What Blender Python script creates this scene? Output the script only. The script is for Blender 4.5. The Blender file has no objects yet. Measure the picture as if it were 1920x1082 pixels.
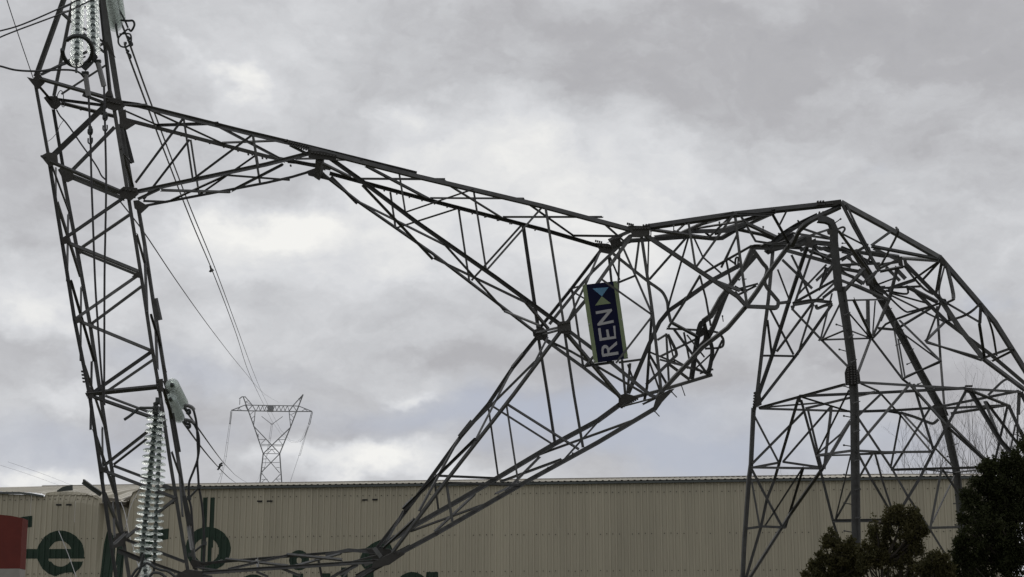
import bpy, bmesh, math, random
import numpy as np
from mathutils import Vector, Matrix

random.seed(7)
rng = np.random.default_rng(7)
S = bpy.context.scene
COL = S.collection
R = math.radians

# ------------------------------------------------------------------ camera
F_PX, PITCH, CAM_Z = 3000.0, R(12.0), 1.7
cd = bpy.data.cameras.new('camera')
cam = bpy.data.objects.new('camera', cd)
COL.objects.link(cam)
cam.location = (0, 0, CAM_Z)
cam.rotation_euler = (R(90) + PITCH, 0, 0)
cd.sensor_width = 36.0
cd.lens = 36.0 * F_PX / 1920.0
cd.clip_start = 0.1
cd.clip_end = 9000
S.camera = cam

# ------------------------------------------------------------------ world
SUN_EL, SUN_AZ = R(38), R(-18)          # azimuth from +Y towards +X
W = bpy.data.worlds.new('World')
S.world = W
W.use_nodes = True
wt = W.node_tree
wt.nodes.clear()
def wn(t, **kw):
    n = wt.nodes.new(t)
    for k, v in kw.items():
        setattr(n, k, v)
    return n
def wl(a, b): wt.links.new(a, b)
def wmath(op, a, b=None, c=None):
    n = wn('ShaderNodeMath', operation=op)
    for i, v in enumerate((a, b, c)):
        if v is None: continue
        if isinstance(v, (int, float)): n.inputs[i].default_value = v
        else: wl(v, n.inputs[i])
    return n.outputs[0]
def wvec(op, a, b):
    n = wn('ShaderNodeVectorMath', operation=op)
    for i, v in enumerate((a, b)):
        if isinstance(v, (tuple, list)): n.inputs[i].default_value = v
        else: wl(v, n.inputs[i])
    return n
def pix_dir(px, py):
    x, y = (px - 960) / F_PX, (541 - py) / F_PX
    v = Vector((x, math.cos(PITCH) - y * math.sin(PITCH), math.sin(PITCH) + y * math.cos(PITCH)))
    return v.normalized()
tc = wn('ShaderNodeTexCoord').outputs['Generated']
def noise(vec, scale, detail, rough, outs='Fac'):
    n = wn('ShaderNodeTexNoise')
    n.inputs['Scale'].default_value = scale
    n.inputs['Detail'].default_value = detail
    n.inputs['Roughness'].default_value = rough
    wl(vec, n.inputs['Vector'])
    return n.outputs[outs]
flat = wvec('MULTIPLY', tc, (1.0, 1.0, 1.5)).outputs[0]
wcol = noise(flat, 7.0, 6, 0.6, 'Color')
wrp = wvec('MULTIPLY', wvec('SUBTRACT', wcol, (0.5, 0.5, 0.5)).outputs[0], (0.20, 0.20, 0.10)).outputs[0]
dirw = wvec('ADD', tc, wrp).outputs[0]
def blobs(lst, start):
    acc = start
    for (px, py, rx, rz, a) in lst:
        c = pix_dir(px, py)
        d = wvec('SUBTRACT', dirw, tuple(c)).outputs[0]
        d = wvec('MULTIPLY', d, (F_PX / rx, F_PX / rx, F_PX / rz)).outputs[0]
        ln = wvec('LENGTH', d, (0, 0, 0)).outputs['Value']
        mr = wn('ShaderNodeMapRange', interpolation_type='SMOOTHSTEP')
        wl(ln, mr.inputs['Value'])
        mr.inputs['From Min'].default_value = 0.0
        mr.inputs['From Max'].default_value = 1.0
        mr.inputs['To Min'].default_value = a
        mr.inputs['To Max'].default_value = 0.0
        acc = wmath('ADD', acc, mr.outputs[0])
    return acc
n1 = noise(flat, 6.0, 9, 0.55)
n2 = noise(wvec('MULTIPLY', dirw, (1.0, 1.0, 1.7)).outputs[0], 14.0, 8, 0.52)
n3 = noise(wvec('MULTIPLY', dirw, (1.0, 1.0, 1.8)).outputs[0], 42.0, 6, 0.6)
lum = wmath('ADD', wmath('MULTIPLY', wmath('SUBTRACT', n1, 0.5), 0.50),
            wmath('MULTIPLY', wmath('SUBTRACT', n2, 0.5), 0.56))
lum = wmath('ADD', lum, wmath('MULTIPLY', wmath('SUBTRACT', n3, 0.5), 0.13))
lum = wmath('ADD', lum, 0.55)
LIGHT = [(480, 405, 190, 75, .34), (520, 430, 460, 170, .24), (650, 520, 300, 90, .16), (20, 560, 200, 100, .26), (395, 122, 75, 45, .26), (390, 120, 200, 90, .12),
         (760, 250, 180, 60, .20), (930, 280, 330, 160, .16), (650, 885, 260, 55, .55), (870, 930, 300, 50, .22), (70, 880, 190, 45, .50), (1000, 370, 620, 200, .24), (1150, 480, 420, 150, .08),
         (1810, 440, 200, 90, .14), (770, 755, 110, 26, .24), (700, 640, 520, 90, .14), (70, 735, 160, 36, .22), (230, 590, 380, 110, .14), (700, 580, 400, 120, .10), (720, 60, 330, 120, .10), (1050, 540, 300, 120, .10), (620, 340, 160, 60, .12)]
DARK = [(1700, 60, 760, 190, -.18), (1250, 60, 400, 110, -.05), (120, 130, 330, 200, -.13), (1080, 170, 330, 110, -.07), (380, 575, 260, 60, -.12),
        (1400, 700, 900, 120, -.13), (1150, 850, 500, 70, -.12), (330, 780, 380, 90, -.14), (1760, 260, 260, 90, -.10), (900, 800, 350, 60, -.12), (60, 650, 200, 40, -.05), (480, 300, 200, 60, -.06)]
lum = blobs(LIGHT + DARK, lum)
BLUE = [(820, 805, 420, 70, .8), (1200, 800, 420, 110, .85), (130, 820, 420, 70, .75), (350, 700, 330, 70, .5), (1300, 870, 300, 60, .7), (1890, 550, 90, 40, .6), (1620, 850, 300, 90, .6), (1640, 330, 80, 30, .3)]
blue = blobs(BLUE, 0.0)
blue = wmath('MULTIPLY', blue, wmath('SUBTRACT', 1.25, lum))
cr = wn('ShaderNodeValToRGB')
wl(lum, cr.inputs['Fac'])
e = cr.color_ramp.elements
e[0].position = 0.15; e[0].color = (0.37, 0.37, 0.392, 1)
e[1].position = 1.0; e[1].color = (0.90, 0.895, 0.87, 1)
for p, c in ((0.42, (0.452, 0.452, 0.472, 1)), (0.58, (0.562, 0.57, 0.592, 1)), (0.75, (0.69, 0.70, 0.722, 1))):
    q = e.new(p); q.color = c
hs = wn('ShaderNodeMix', data_type='RGBA')
bc = wmath('MINIMUM', wmath('MAXIMUM', blue, 0.0), 0.8)
wl(bc, hs.inputs['Factor'])
wl(cr.outputs['Color'], hs.inputs['A'])
hs.inputs['B'].default_value = (0.43, 0.465, 0.565, 1)
bgc = wn('ShaderNodeBackground'); bgc.inputs['Strength'].default_value = 1.0
wl(hs.outputs['Result'], bgc.inputs['Color'])
sky = wn('ShaderNodeTexSky', sky_type='NISHITA', sun_disc=False)
sky.sun_elevation = SUN_EL
sky.sun_rotation = SUN_AZ
bgs = wn('ShaderNodeBackground'); bgs.inputs['Strength'].default_value = 0.1
wl(sky.outputs['Color'], bgs.inputs['Color'])
mx = wn('ShaderNodeMixShader')
wl(wmath('MULTIPLY', bc, 0.08), mx.inputs['Fac'])
wl(bgc.outputs[0], mx.inputs[1]); wl(bgs.outputs[0], mx.inputs[2])
wo = wn('ShaderNodeOutputWorld')
wl(mx.outputs[0], wo.inputs['Surface'])

sl = bpy.data.lights.new('sun', 'SUN')
sl.energy = 0.5; sl.angle = R(20); sl.color = (1.0, 0.96, 0.9)
sun = bpy.data.objects.new('sun', sl)
COL.objects.link(sun)
sdir = Vector((math.sin(SUN_AZ) * math.cos(SUN_EL), math.cos(SUN_AZ) * math.cos(SUN_EL), math.sin(SUN_EL)))
sun.rotation_euler = (-sdir).to_track_quat('-Z', 'Y').to_euler()
sun.location = (0, 0, 60)

vs = S.view_settings
vs.view_transform = 'Standard'; vs.look = 'None'; vs.gamma = 1.0; vs.exposure = 0.0; vs.use_curve_mapping = False

# ------------------------------------------------------------------ helpers
RIGHT = Vector((1, 0, 0)); FWD = Vector((0, math.cos(PITCH), math.sin(PITCH))); UP = Vector((0, -math.sin(PITCH), math.cos(PITCH)))
C0 = Vector((0, 0, CAM_Z))
def P(px, py, d):
    """the point of the place seen at photo pixel (px, py), d metres away along the line of sight"""
    return C0 + RIGHT * ((px - 960) / F_PX * d) + UP * ((541 - py) / F_PX * d) + FWD * d

def link(name, me, mat=None, parent=None):
    o = bpy.data.objects.new(name, me)
    COL.objects.link(o)
    if mat and me is not None and not me.materials: me.materials.append(mat)
    if parent:
        o.parent = parent
        o.matrix_parent_inverse = Matrix.Translation(-parent.location)   # parents are only translated
    return o
def mesh(name, verts, faces, smooth=False):
    me = bpy.data.meshes.new(name)
    me.from_pydata([tuple(v) for v in verts], [], faces)
    me.update()
    if smooth:
        me.polygons.foreach_set('use_smooth', [True] * len(me.polygons))
    return me
def thing(name, label, cat, loc=(0, 0, 0), group=None):
    o = bpy.data.objects.new(name, None)
    o.empty_display_size = 0.2
    COL.objects.link(o); o.location = loc
    tag(o, label, cat, group)
    return o
def tag(o, label, cat, group=None):
    o['label'] = label; o['category'] = cat
    if group: o['group'] = group
    return o

class MB:
    def __init__(s): s.v = []; s.f = []
    def add(s, vs_, fs):
        b = len(s.v); s.v += [Vector(v) for v in vs_]; s.f += [tuple(i + b for i in f) for f in fs]
    def box(s, c, hx, hy, hz, M=None):
        vs_ = [Vector((x * hx, y * hy, z * hz)) for x in (-1, 1) for y in (-1, 1) for z in (-1, 1)]
        vs_ = [(M @ v if M else v) + Vector(c) for v in vs_]
        s.add(vs_, [(0, 1, 3, 2), (4, 6, 7, 5), (0, 4, 5, 1), (2, 3, 7, 6), (0, 2, 6, 4), (1, 5, 7, 3)])
    def sweep(s, pts, prof, n0, closed=True, scale=None):
        """sweep the 2D profile [(a, b)] along pts; a runs along the side, b along the normal n0"""
        pts = [Vector(p) for p in pts]
        m = len(prof); rings = []
        N = Vector(n0)
        for i, p in enumerate(pts):
            if i == 0: T = pts[1] - p
            elif i == len(pts) - 1: T = p - pts[i - 1]
            else: T = (pts[i + 1] - p).normalized() + (p - pts[i - 1]).normalized()
            T.normalize()
            Nn = N - T * N.dot(T)
            if Nn.length < 1e-3: Nn = T.orthogonal()
            Nn.normalize(); N = Nn
            A = T.cross(Nn)
            k = scale[i] if scale else 1.0
            rings.append([p + A * (a * k) + Nn * (b * k) for a, b in prof])
        fs = []
        for i in range(len(pts) - 1):
            for j in range(m):
                fs.append((i * m + j, i * m + (j + 1) % m, (i + 1) * m + (j + 1) % m, (i + 1) * m + j))
        if closed:
            fs.append(tuple(range(m - 1, -1, -1))); fs.append(tuple((len(pts) - 1) * m + j for j in range(m)))
        s.add([v for r in rings for v in r], fs)
    def tube(s, pts, r, n=6, scale=None):
        s.sweep(pts, [(r * math.cos(2 * math.pi * k / n), r * math.sin(2 * math.pi * k / n)) for k in range(n)], (0.31, 0.2, 0.93), True, scale)
    def prism(s, poly, d):
        """3D polygon extruded by the vector d"""
        n = len(poly); d = Vector(d)
        s.add(list(poly) + [Vector(p) + d for p in poly],
              [tuple(range(n)), tuple(range(2 * n - 1, n - 1, -1))] + [(i, n + i, n + (i + 1) % n, (i + 1) % n) for i in range(n)])
    def build(s, name, mat=None, parent=None, smooth=False):
        return link(name, mesh(name, s.v, s.f, smooth), mat, parent)

def smooth_path(pts, sub=6):
    pts = [Vector(p) for p in pts]
    if len(pts) < 3: return pts
    out = []
    P_ = [pts[0] * 2 - pts[1]] + pts + [pts[-1] * 2 - pts[-2]]
    for i in range(1, len(P_) - 2):
        a, b, c, d = P_[i - 1:i + 3]
        for k in range(sub):
            t = k / sub
            out.append(0.5 * ((2 * b) + (c - a) * t + (2 * a - 5 * b + 4 * c - d) * t * t + (3 * b - a - 3 * c + d) * t ** 3))
    out.append(pts[-1])
    return out

# ------------------------------------------------------------------ materials
def material(name, col, rough=0.6, metal=0.0, var=0.0, nscale=0.0, namp=0.0, ncol=None, spec=0.5, bump=0.0, stretch=(1, 1, 1), trans=0.0, ior=1.5):
    m = bpy.data.materials.new(name); m.use_nodes = True
    t = m.node_tree; b = t.nodes['Principled BSDF']
    b.inputs['Roughness'].default_value = rough; b.inputs['Metallic'].default_value = metal
    b.inputs['Specular IOR Level'].default_value = spec
    b.inputs['IOR'].default_value = ior
    b.inputs['Transmission Weight'].default_value = trans
    rgb = t.nodes.new('ShaderNodeRGB'); rgb.outputs[0].default_value = (*col, 1)
    cur = rgb.outputs[0]
    if namp or bump:
        tcn = t.nodes.new('ShaderNodeTexCoord'); mp = t.nodes.new('ShaderNodeMapping'); mp.inputs['Scale'].default_value = stretch
        geo = t.nodes.new('ShaderNodeNewGeometry')
        t.links.new(geo.outputs['Position'], mp.inputs['Vector'])
        nz = t.nodes.new('ShaderNodeTexNoise'); nz.inputs['Scale'].default_value = nscale; nz.inputs['Detail'].default_value = 6
        nz.inputs['Roughness'].default_value = 0.65
        t.links.new(mp.outputs[0], nz.inputs['Vector'])
        if namp:
            mr = t.nodes.new('ShaderNodeMapRange'); mr.inputs['From Min'].default_value = 0.35; mr.inputs['From Max'].default_value = 0.68
            mr.inputs['To Max'].default_value = namp
            t.links.new(nz.outputs['Fac'], mr.inputs['Value'])
            mix = t.nodes.new('ShaderNodeMix'); mix.data_type = 'RGBA'
            t.links.new(mr.outputs[0], mix.inputs['Factor']); t.links.new(cur, mix.inputs['A'])
            mix.inputs['B'].default_value = (*(ncol or [c * 0.5 for c in col]), 1)
            cur = mix.outputs['Result']
        if bump:
            bp = t.nodes.new('ShaderNodeBump'); bp.inputs['Strength'].default_value = bump; bp.inputs['Distance'].default_value = 0.01
            t.links.new(nz.outputs['Fac'], bp.inputs['Height']); t.links.new(bp.outputs[0], b.inputs['Normal'])
    if var:
        oi = t.nodes.new('ShaderNodeObjectInfo'); mr2 = t.nodes.new('ShaderNodeMapRange')
        mr2.inputs['To Min'].default_value = 1 - var; mr2.inputs['To Max'].default_value = 1 + var
        t.links.new(oi.outputs['Random'], mr2.inputs['Value'])
        vm = t.nodes.new('ShaderNodeVectorMath'); vm.operation = 'SCALE'
        t.links.new(cur, vm.inputs[0]); t.links.new(mr2.outputs[0], vm.inputs['Scale'])
        cur = vm.outputs[0]
    t.links.new(cur, b.inputs['Base Color'])
    return m
M_STEEL = material('weathered galvanised steel', (0.116, 0.118, 0.118), 0.68, 0.0, 0.42, 9.0, 0.6, (0.060, 0.058, 0.055), 0.2, 0.15)
M_PLATE = material('dark gusset steel', (0.072, 0.070, 0.067), 0.7, 0.0, 0.25, 12.0, 0.6, (0.05, 0.047, 0.043), 0.3, 0.15)
M_CABLE = material('dull aluminium cable', (0.055, 0.055, 0.058), 0.55, 0.4, 0.15)
M_SOCK = material('grey compression fitting', (0.22, 0.22, 0.22), 0.5, 0.3)
M_IRON = material('dark cast iron fitting', (0.06, 0.065, 0.065), 0.6, 0.4, 0.1)
M_GLASS = bpy.data.materials.new('pale green toughened glass'); M_GLASS.use_nodes = True
_t = M_GLASS.node_tree; _t.nodes.remove(_t.nodes['Principled BSDF'])
_a = _t.nodes.new('ShaderNodeBsdfTransparent'); _a.inputs['Color'].default_value = (0.985, 0.995, 0.99, 1)
_b = _t.nodes.new('ShaderNodeBsdfTranslucent'); _b.inputs['Color'].default_value = (0.95, 0.98, 0.965, 1)
_g = _t.nodes.new('ShaderNodeBsdfGlass'); _g.inputs['Color'].default_value = (0.97, 1.0, 0.985, 1); _g.inputs['Roughness'].default_value = 0.12; _g.inputs['IOR'].default_value = 1.5
_m1 = _t.nodes.new('ShaderNodeMixShader'); _m1.inputs['Fac'].default_value = 0.35
_m2 = _t.nodes.new('ShaderNodeMixShader'); _m2.inputs['Fac'].default_value = 0.35
_t.links.new(_g.outputs[0], _m1.inputs[1]); _t.links.new(_b.outputs[0], _m1.inputs[2])
_t.links.new(_m1.outputs[0], _m2.inputs[1]); _t.links.new(_a.outputs[0], _m2.inputs[2])
_t.links.new(_m2.outputs[0], _t.nodes['Material Output'].inputs['Surface'])
M_GLASS2 = bpy.data.materials.new('aged sea green glass'); M_GLASS2.use_nodes = True
_t = M_GLASS2.node_tree; _t.nodes.remove(_t.nodes['Principled BSDF'])
_a = _t.nodes.new('ShaderNodeBsdfTransparent'); _a.inputs['Color'].default_value = (0.975, 0.988, 0.982, 1)
_b = _t.nodes.new('ShaderNodeBsdfTranslucent'); _b.inputs['Color'].default_value = (0.90, 0.95, 0.925, 1)
_c = _t.nodes.new('ShaderNodeBsdfGlossy'); _c.inputs['Color'].default_value = (0.9, 0.96, 0.93, 1); _c.inputs['Roughness'].default_value = 0.25
_f = _t.nodes.new('ShaderNodeFresnel'); _f.inputs['IOR'].default_value = 1.6
_m1 = _t.nodes.new('ShaderNodeMixShader'); _m1.inputs['Fac'].default_value = 0.34
_m2 = _t.nodes.new('ShaderNodeMixShader')
_t.links.new(_a.outputs[0], _m1.inputs[1]); _t.links.new(_b.outputs[0], _m1.inputs[2])
_t.links.new(_f.outputs[0], _m2.inputs['Fac']); _t.links.new(_m1.outputs[0], _m2.inputs[1]); _t.links.new(_c.outputs[0], _m2.inputs[2])
_t.links.new(_m2.outputs[0], _t.nodes['Material Output'].inputs['Surface'])
M_CAP = material('grey green insulator cap', (0.085, 0.105, 0.098), 0.5, 0.2, 0.15)
M_FARSTEEL = material('haze lightened tower steel', (0.26, 0.265, 0.275), 0.7, 0.0)  # steel lightened to put the haze of distance into its colour
M_CLAD = material('beige profiled cladding', (0.440, 0.405, 0.310), 0.55, 0.0, 0.06, 2.2, 0.55, (0.33, 0.305, 0.235), 0.3, 0.0, (1, 1, 0.07))
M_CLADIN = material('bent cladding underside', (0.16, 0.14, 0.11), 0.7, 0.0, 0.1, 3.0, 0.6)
M_ROOF = material('pale roof sheeting', (0.44, 0.41, 0.325), 0.55, 0.0, 0.08, 0.7, 0.5, (0.34, 0.31, 0.25), 0.25)
M_GUTTER = material('dark green gutter', (0.075, 0.086, 0.082), 0.55, 0.0, 0.1, 2.0, 0.5)
M_GREEN = material('dark green wall paint', (0.022, 0.046, 0.029), 0.6, 0.0, 0.0, 2.5, 0.7, (0.014, 0.027, 0.019), 0.3)
M_BLACK = material('black opening', (0.012, 0.012, 0.012), 0.8)
M_RED = material('faded red paint', (0.185, 0.048, 0.04), 0.8, 0.0, 0.0, 3.5, 0.5, (0.13, 0.04, 0.036), 0.15, 0.3)
M_WHITE = material('dirty white paint', (0.40, 0.385, 0.355), 0.8, 0.0, 0.0, 3.5, 0.5, (0.28, 0.27, 0.25), 0.15, 0.3)
M_NAVY = material('navy sign enamel', (0.007, 0.009, 0.038), 0.5, 0.0, 0, 14, 0.3, (0.010, 0.011, 0.035), 0.15)
M_SAGE = material('sage green sign enamel', (0.235, 0.29, 0.165), 0.5, 0.0, 0, 14, 0.4, (0.19, 0.24, 0.14), 0.3)
M_SKYB = material('light blue sign enamel', (0.12, 0.29, 0.47), 0.5)
M_SILVER = material('pale grey sign lettering', (0.42, 0.42, 0.44), 0.5)
M_BARK = material('dark bark', (0.055, 0.045, 0.035), 0.85, 0, 0.1, 20, 0.6)
M_TWIG = material('grey brown twigs', (0.10, 0.09, 0.08), 0.85)
M_GROUND = material('dry grass and gravel', (0.13, 0.115, 0.08), 0.95, 0, 0, 0.6, 0.8, (0.07, 0.085, 0.04), 0.1, 0.4)
def leaf_mat(name, a, b_):
    m = material(name, a, 0.7, 0, 0, 3.0, 0.8, b_, 0.12)
    t = m.node_tree; pb = t.nodes['Principled BSDF']
    tr = t.nodes.new('ShaderNodeBsdfTranslucent'); tr.inputs['Color'].default_value = (a[0] * 1.3, a[1] * 1.4, a[2], 1)
    ms = t.nodes.new('ShaderNodeMixShader'); ms.inputs['Fac'].default_value = 0.2
    t.links.new(pb.outputs[0], ms.inputs[1]); t.links.new(tr.outputs[0], ms.inputs[2])
    t.links.new(ms.outputs[0], t.nodes['Material Output'].inputs['Surface'])
    return m
M_LEAF = leaf_mat('dark evergreen leaves', (0.042, 0.048, 0.020), (0.018, 0.021, 0.010))
M_LEAF2 = leaf_mat('olive brown leaves', (0.084, 0.076, 0.034), (0.034, 0.036, 0.016))

# ------------------------------------------------------------------ ground
g = MB(); g.add([(-4000, -300, 0), (4000, -300, 0), (4000, 6000, 0), (-4000, 6000, 0)], [(0, 1, 2, 3)])
go = g.build('ground', M_GROUND); go['kind'] = 'structure'

# ------------------------------------------------------------------ warehouse
HE = 7.45
def ray_z(px, py, z):
    d = pix_dir(px, py); return C0 + d * ((z - CAM_Z) / d.z)
EL, ER = ray_z(320, 914, HE), ray_z(1800, 894, HE)
WU = (ER - EL); WU.z = 0; WU.normalize()
WN = Vector((WU.y, -WU.x, 0))                       # out of the wall, towards the camera
WO = Vector((EL.x, EL.y, 0))
def wall_uv(px, py):
    d = pix_dir(px, py)
    t = (WO - C0).dot(WN) / d.dot(WN)
    p = C0 + d * t
    return (p - WO).dot(WU), p.z
def WP(u, h, n=0.0): return WO + WU * u + WN * n + Vector((0, 0, h))
wh = thing('warehouse', 'long beige metal clad warehouse with green lettering and a crushed roof edge', 'warehouse', WP(7, 0))

DMG = [(-200, 922.5), (0, 926), (60, 928), (83, 931), (85.5, 931), (86.5, 924.5), (96, 922), (120, 921), (140, 921.5), (160, 924.5), (180, 929), (188, 934),
       (191, 940), (205, 943.5), (225, 945), (236, 946), (242, 944), (244, 922.5), (252, 919), (262, 917.5), (280, 917), (300, 917)]
DU = [wall_uv(x, y) for x, y in DMG]
DUU = [a for a, b in DU]; DUH = [min(b, HE - 0.06) for a, b in DU]
def wall_top(u): return float(np.interp(u, DUU, DUH + [])) if u < DUU[-1] else HE - 0.06
UX = lambda x: wall_uv(x, 940)[0]
U85, U188, U191, U242, U245, U300 = (UX(v) for v in (85, 186, 189, 241.5, 244, 300))
def wall_disp(u, h):
    k = max(0.0, (h - 3.6) / (HE - 3.6))
    if U191 < u < U242:
        s = (u - U191) / (U242 - U191)
        return -0.85 * k ** 0.8 * (0.55 + 0.45 * math.sin(math.pi * s)) - 0.08 * math.sin(u * 9) * k
    if U85 < u <= U191:
        s = (u - U85) / (U191 - U85)
        t = max(0.0, (h - (wall_top(u) - 0.55)) / 0.55)
        return 0.20 * k * math.sin(math.pi * s * 0.9) * (1 - t * t * 1.8)
    if U242 <= u < U300:
        s = 1 - (u - U242) / (U300 - U242)
        t = max(0.0, (h - (wall_top(u) - 0.5)) / 0.5)
        return 0.10 * k * s - 0.25 * s * t * t
    return 0.0
RIB, NR = 0.255, 4
PROF = [(0.0, 0.0), (0.075, 0.0), (0.15, 0.0), (0.172, 0.045), (0.233, 0.045)]
def rib_n(u):
    t = u % RIB
    return float(np.interp(t, [0, 0.15, 0.172, 0.233, 0.255], [0, 0, 0.045, 0.045, 0]))
U0, U1 = UX(-170), wall_uv(1872, 900)[0]
SH = RIB * NR
k0, k1 = math.floor(U0 / SH), math.ceil(U1 / SH)
for k in range(k0, k1):
    cols = [k * SH + r * RIB + a for r in range(NR) for a, _ in PROF] + [(k + 1) * SH - 0.001]
    dmg = cols[0] < U300 and cols[-1] > U85 - 1
    fr = [0, 0.45, 0.6, 0.7, 0.78, 0.84, 0.88, 0.91, 0.94, 0.965, 0.985, 1.0] if dmg else ([0, 1.0])
    off = 0.004 * (k % 2)
    vv, ff = [], []
    for u in cols:
        top = wall_top(u)
        for q in fr:
            h = top * q
            vv.append(WP(u, h, rib_n(u) + off + wall_disp(u, h)))
    n = len(fr)
    for i in range(len(cols) - 1):
        for j in range(n - 1):
            ff.append((i * n + j, (i + 1) * n + j, (i + 1) * n + j + 1, i * n + j + 1))
    link('wall_sheet', mesh('wall_sheet', vv, ff), M_CLAD, wh)

# roof
RD = 15.0
dd = pix_dir(960, 900.5)
pt = C0 + dd * (((WO - WN * RD) - C0).dot(WN) / dd.dot(WN))
HR = pt.z
UHIP = wall_uv(1705, 900)[0]
def dip(u):
    if u > UX(300): return 0.0
    e_ = max(0.0, HE - 0.06 - wall_top(u))
    if UX(85) < u < U191: e_ = max(e_, 0.30 + 0.25 * max(0, (u - UX(170)) / (U191 - UX(170))))
    a, b = UX(186), UX(266)
    if a < u < b: e_ = max(e_, 0.66 * (1 - ((u - a) / (b - a)) ** 2))
    return e_
for k in range(k0, k1):
    cols = []
    for r in range(NR):
        b0 = k * SH + r * RIB
        cols += [(b0, 0), (b0 + 0.15, 0), (b0 + 0.175, 0.022), (b0 + 0.23, 0.022)]
    cols.append(((k + 1) * SH - 0.001, 0))
    vv, ff = [], []
    ts = [0.0, 0.04, 0.1, 0.2, 0.4, 1.0]
    for u, z in cols:
        dist = RD * (1 - max(0, min(1, (u - UHIP) / (U1 + 0.3 - UHIP))))
        for t in ts:
            b = dist * t
            hz = HE + 0.03 + (HR - HE - 0.03) * (b / RD) + z - dip(u) * max(0, 1 - t / 0.4) ** 1.5
            vv.append(WP(u, hz, 0.06 - b))
    n = len(ts)
    for i in range(len(cols) - 1):
        for j in range(n - 1):
            ff.append((i * n + j, (i + 1) * n + j, (i + 1) * n + j + 1, i * n + j + 1))
    link('roof_sheet', mesh('roof_sheet', vv, ff), M_ROOF, wh)
# end wall, back wall and rear slope close the hall
b = MB()
ue = U1 + 0.02
b.add([WP(ue, 0), WP(ue, HE - .1), WP(ue, HE - .1, -2 * RD), WP(ue, 0, -2 * RD)], [(0, 1, 2, 3)])
b.add([WP(U0 - 1, 0, -2 * RD), WP(U0 - 1, HE - .1, -2 * RD), WP(ue, HE - .1, -2 * RD), WP(ue, 0, -2 * RD)], [(0, 1, 2, 3)])
b.add([WP(U0 - 1, 0), WP(U0 - 1, HE - .1), WP(U0 - 1, HE - .1, -2 * RD), WP(U0 - 1, 0, -2 * RD)], [(0, 1, 2, 3)])
b.build('end_wall', M_CLAD, wh)
b = MB()
b.add([WP(U0 - 1, HR - .01, -RD), WP(UHIP, HR - .01, -RD), WP(ue, HE - .01, -2 * RD), WP(U0 - 1, HE - .01, -2 * RD)], [(0, 1, 2, 3)])
b.add([WP(UHIP, HR - .01, -RD), WP(ue + .2, HE, 0.05), WP(ue, HE - .01, -2 * RD)], [(0, 1, 2)])
b.build('rear_roof', M_ROOF, wh)
# ridge capping
b = MB(); b.sweep([WP(U0 - 1, HR + .03, -RD), WP(UHIP, HR + .03, -RD), WP(U1 + .3, HE + .06, 0)], [(-.12, 0), (0, .04), (.12, 0), (0, -.03)], (0, 0, 1))
b.build('ridge_cap', M_CLADIN, wh)
# gutter (broken where the tower fell on it)
def gut(pts, name='gutter'):
    b = MB(); b.sweep(pts, [(-.042, -.06), (.042, -.06), (.042, .055), (-.042, .055)], WN)
    return b.build(name, M_GUTTER, wh)
gut([WP(UX(284), HE - .05, .115), WP(U1 + .1, HE - .05, .115)])
gut([WP(U0, DUH[0] - .0, .12)] + [WP(wall_uv(x, y)[0], wall_uv(x, y)[1], .12) for x, y in ((0, 924.5), (40, 925), (62, 927), (83, 931))])
b = MB()
b.sweep([WP(*wall_uv(161, 904), .35), WP(*wall_uv(178, 917), .3), WP(*wall_uv(193, 928), .2)], [(-.11, -.1), (.11, -.1), (.11, -.08), (.02, -.06), (-.09, .1), (-.11, .1)], WN)
b.build('torn_gutter', M_GUTTER, wh)
b = MB()
b.sweep([WP(*wall_uv(109, 922), .1), WP(*wall_uv(124, 919.5), .25), WP(*wall_uv(142, 917.5), .35)], [(-.16, -.04), (.07, -.04), (.07, .0), (-.16, .05)], WN, True, [0.25, .8, 1])
b.build('torn_flashing', M_GUTTER, wh)
# bent end of a roof purlin and shredded edge strips inside the gash
for (a, c, e_) in (((196, 936), (210, 951), -.2), ((214, 939), (235, 949), -.3), ((228, 944), (247, 930), -.1), ((200, 938), (222, 941), .0)):
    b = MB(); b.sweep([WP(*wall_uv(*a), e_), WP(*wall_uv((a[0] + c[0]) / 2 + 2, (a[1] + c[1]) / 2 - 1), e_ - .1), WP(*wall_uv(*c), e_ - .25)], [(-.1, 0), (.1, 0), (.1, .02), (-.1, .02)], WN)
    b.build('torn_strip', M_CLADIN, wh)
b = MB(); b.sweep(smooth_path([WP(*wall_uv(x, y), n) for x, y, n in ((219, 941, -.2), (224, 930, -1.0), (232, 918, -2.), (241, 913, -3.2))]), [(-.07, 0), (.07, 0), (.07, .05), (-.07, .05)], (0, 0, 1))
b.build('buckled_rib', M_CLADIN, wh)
# slots in the wall, in pairs
for x, y in ((113, 947), (132.5, 947), (302, 944), (323, 943.5), (487.5, 940), (506, 939.8), (684.5, 937.6), (703.5, 936.8)):
    u, h = wall_uv(x, y); b = MB()
    M = Matrix((WU, WN, Vector((0, 0, 1)))).transposed()
    b.box(WP(u, h, .03 + wall_disp(u, h)), .115, .02, .032, M); b.build('vent_slot', M_BLACK, wh)
# screw heads
b = MB(); M = Matrix((WU, WN, Vector((0, 0, 1)))).transposed()
hr = [wall_uv(700, 929)[1], wall_uv(700, 1005)[1], wall_uv(1000, 1071)[1], 2.6]
uq = UX(850)
for k in range(math.floor(U0 / RIB), math.floor(U1 / RIB)):
    for j, h in enumerate(hr):
        u = k * RIB + 0.075
        if j and u > uq and k % 5 == 4: continue
        if h > wall_top(u) - .1 or random.random() < .06: continue
        b.box(WP(u + random.uniform(-.01, .01), h + random.uniform(-.015, .015), .012 + wall_disp(u, h)), .016, .014, .016, M)
so = b.build('screw_heads', M_BLACK, wh); so['kind'] = 'stuff'

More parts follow.
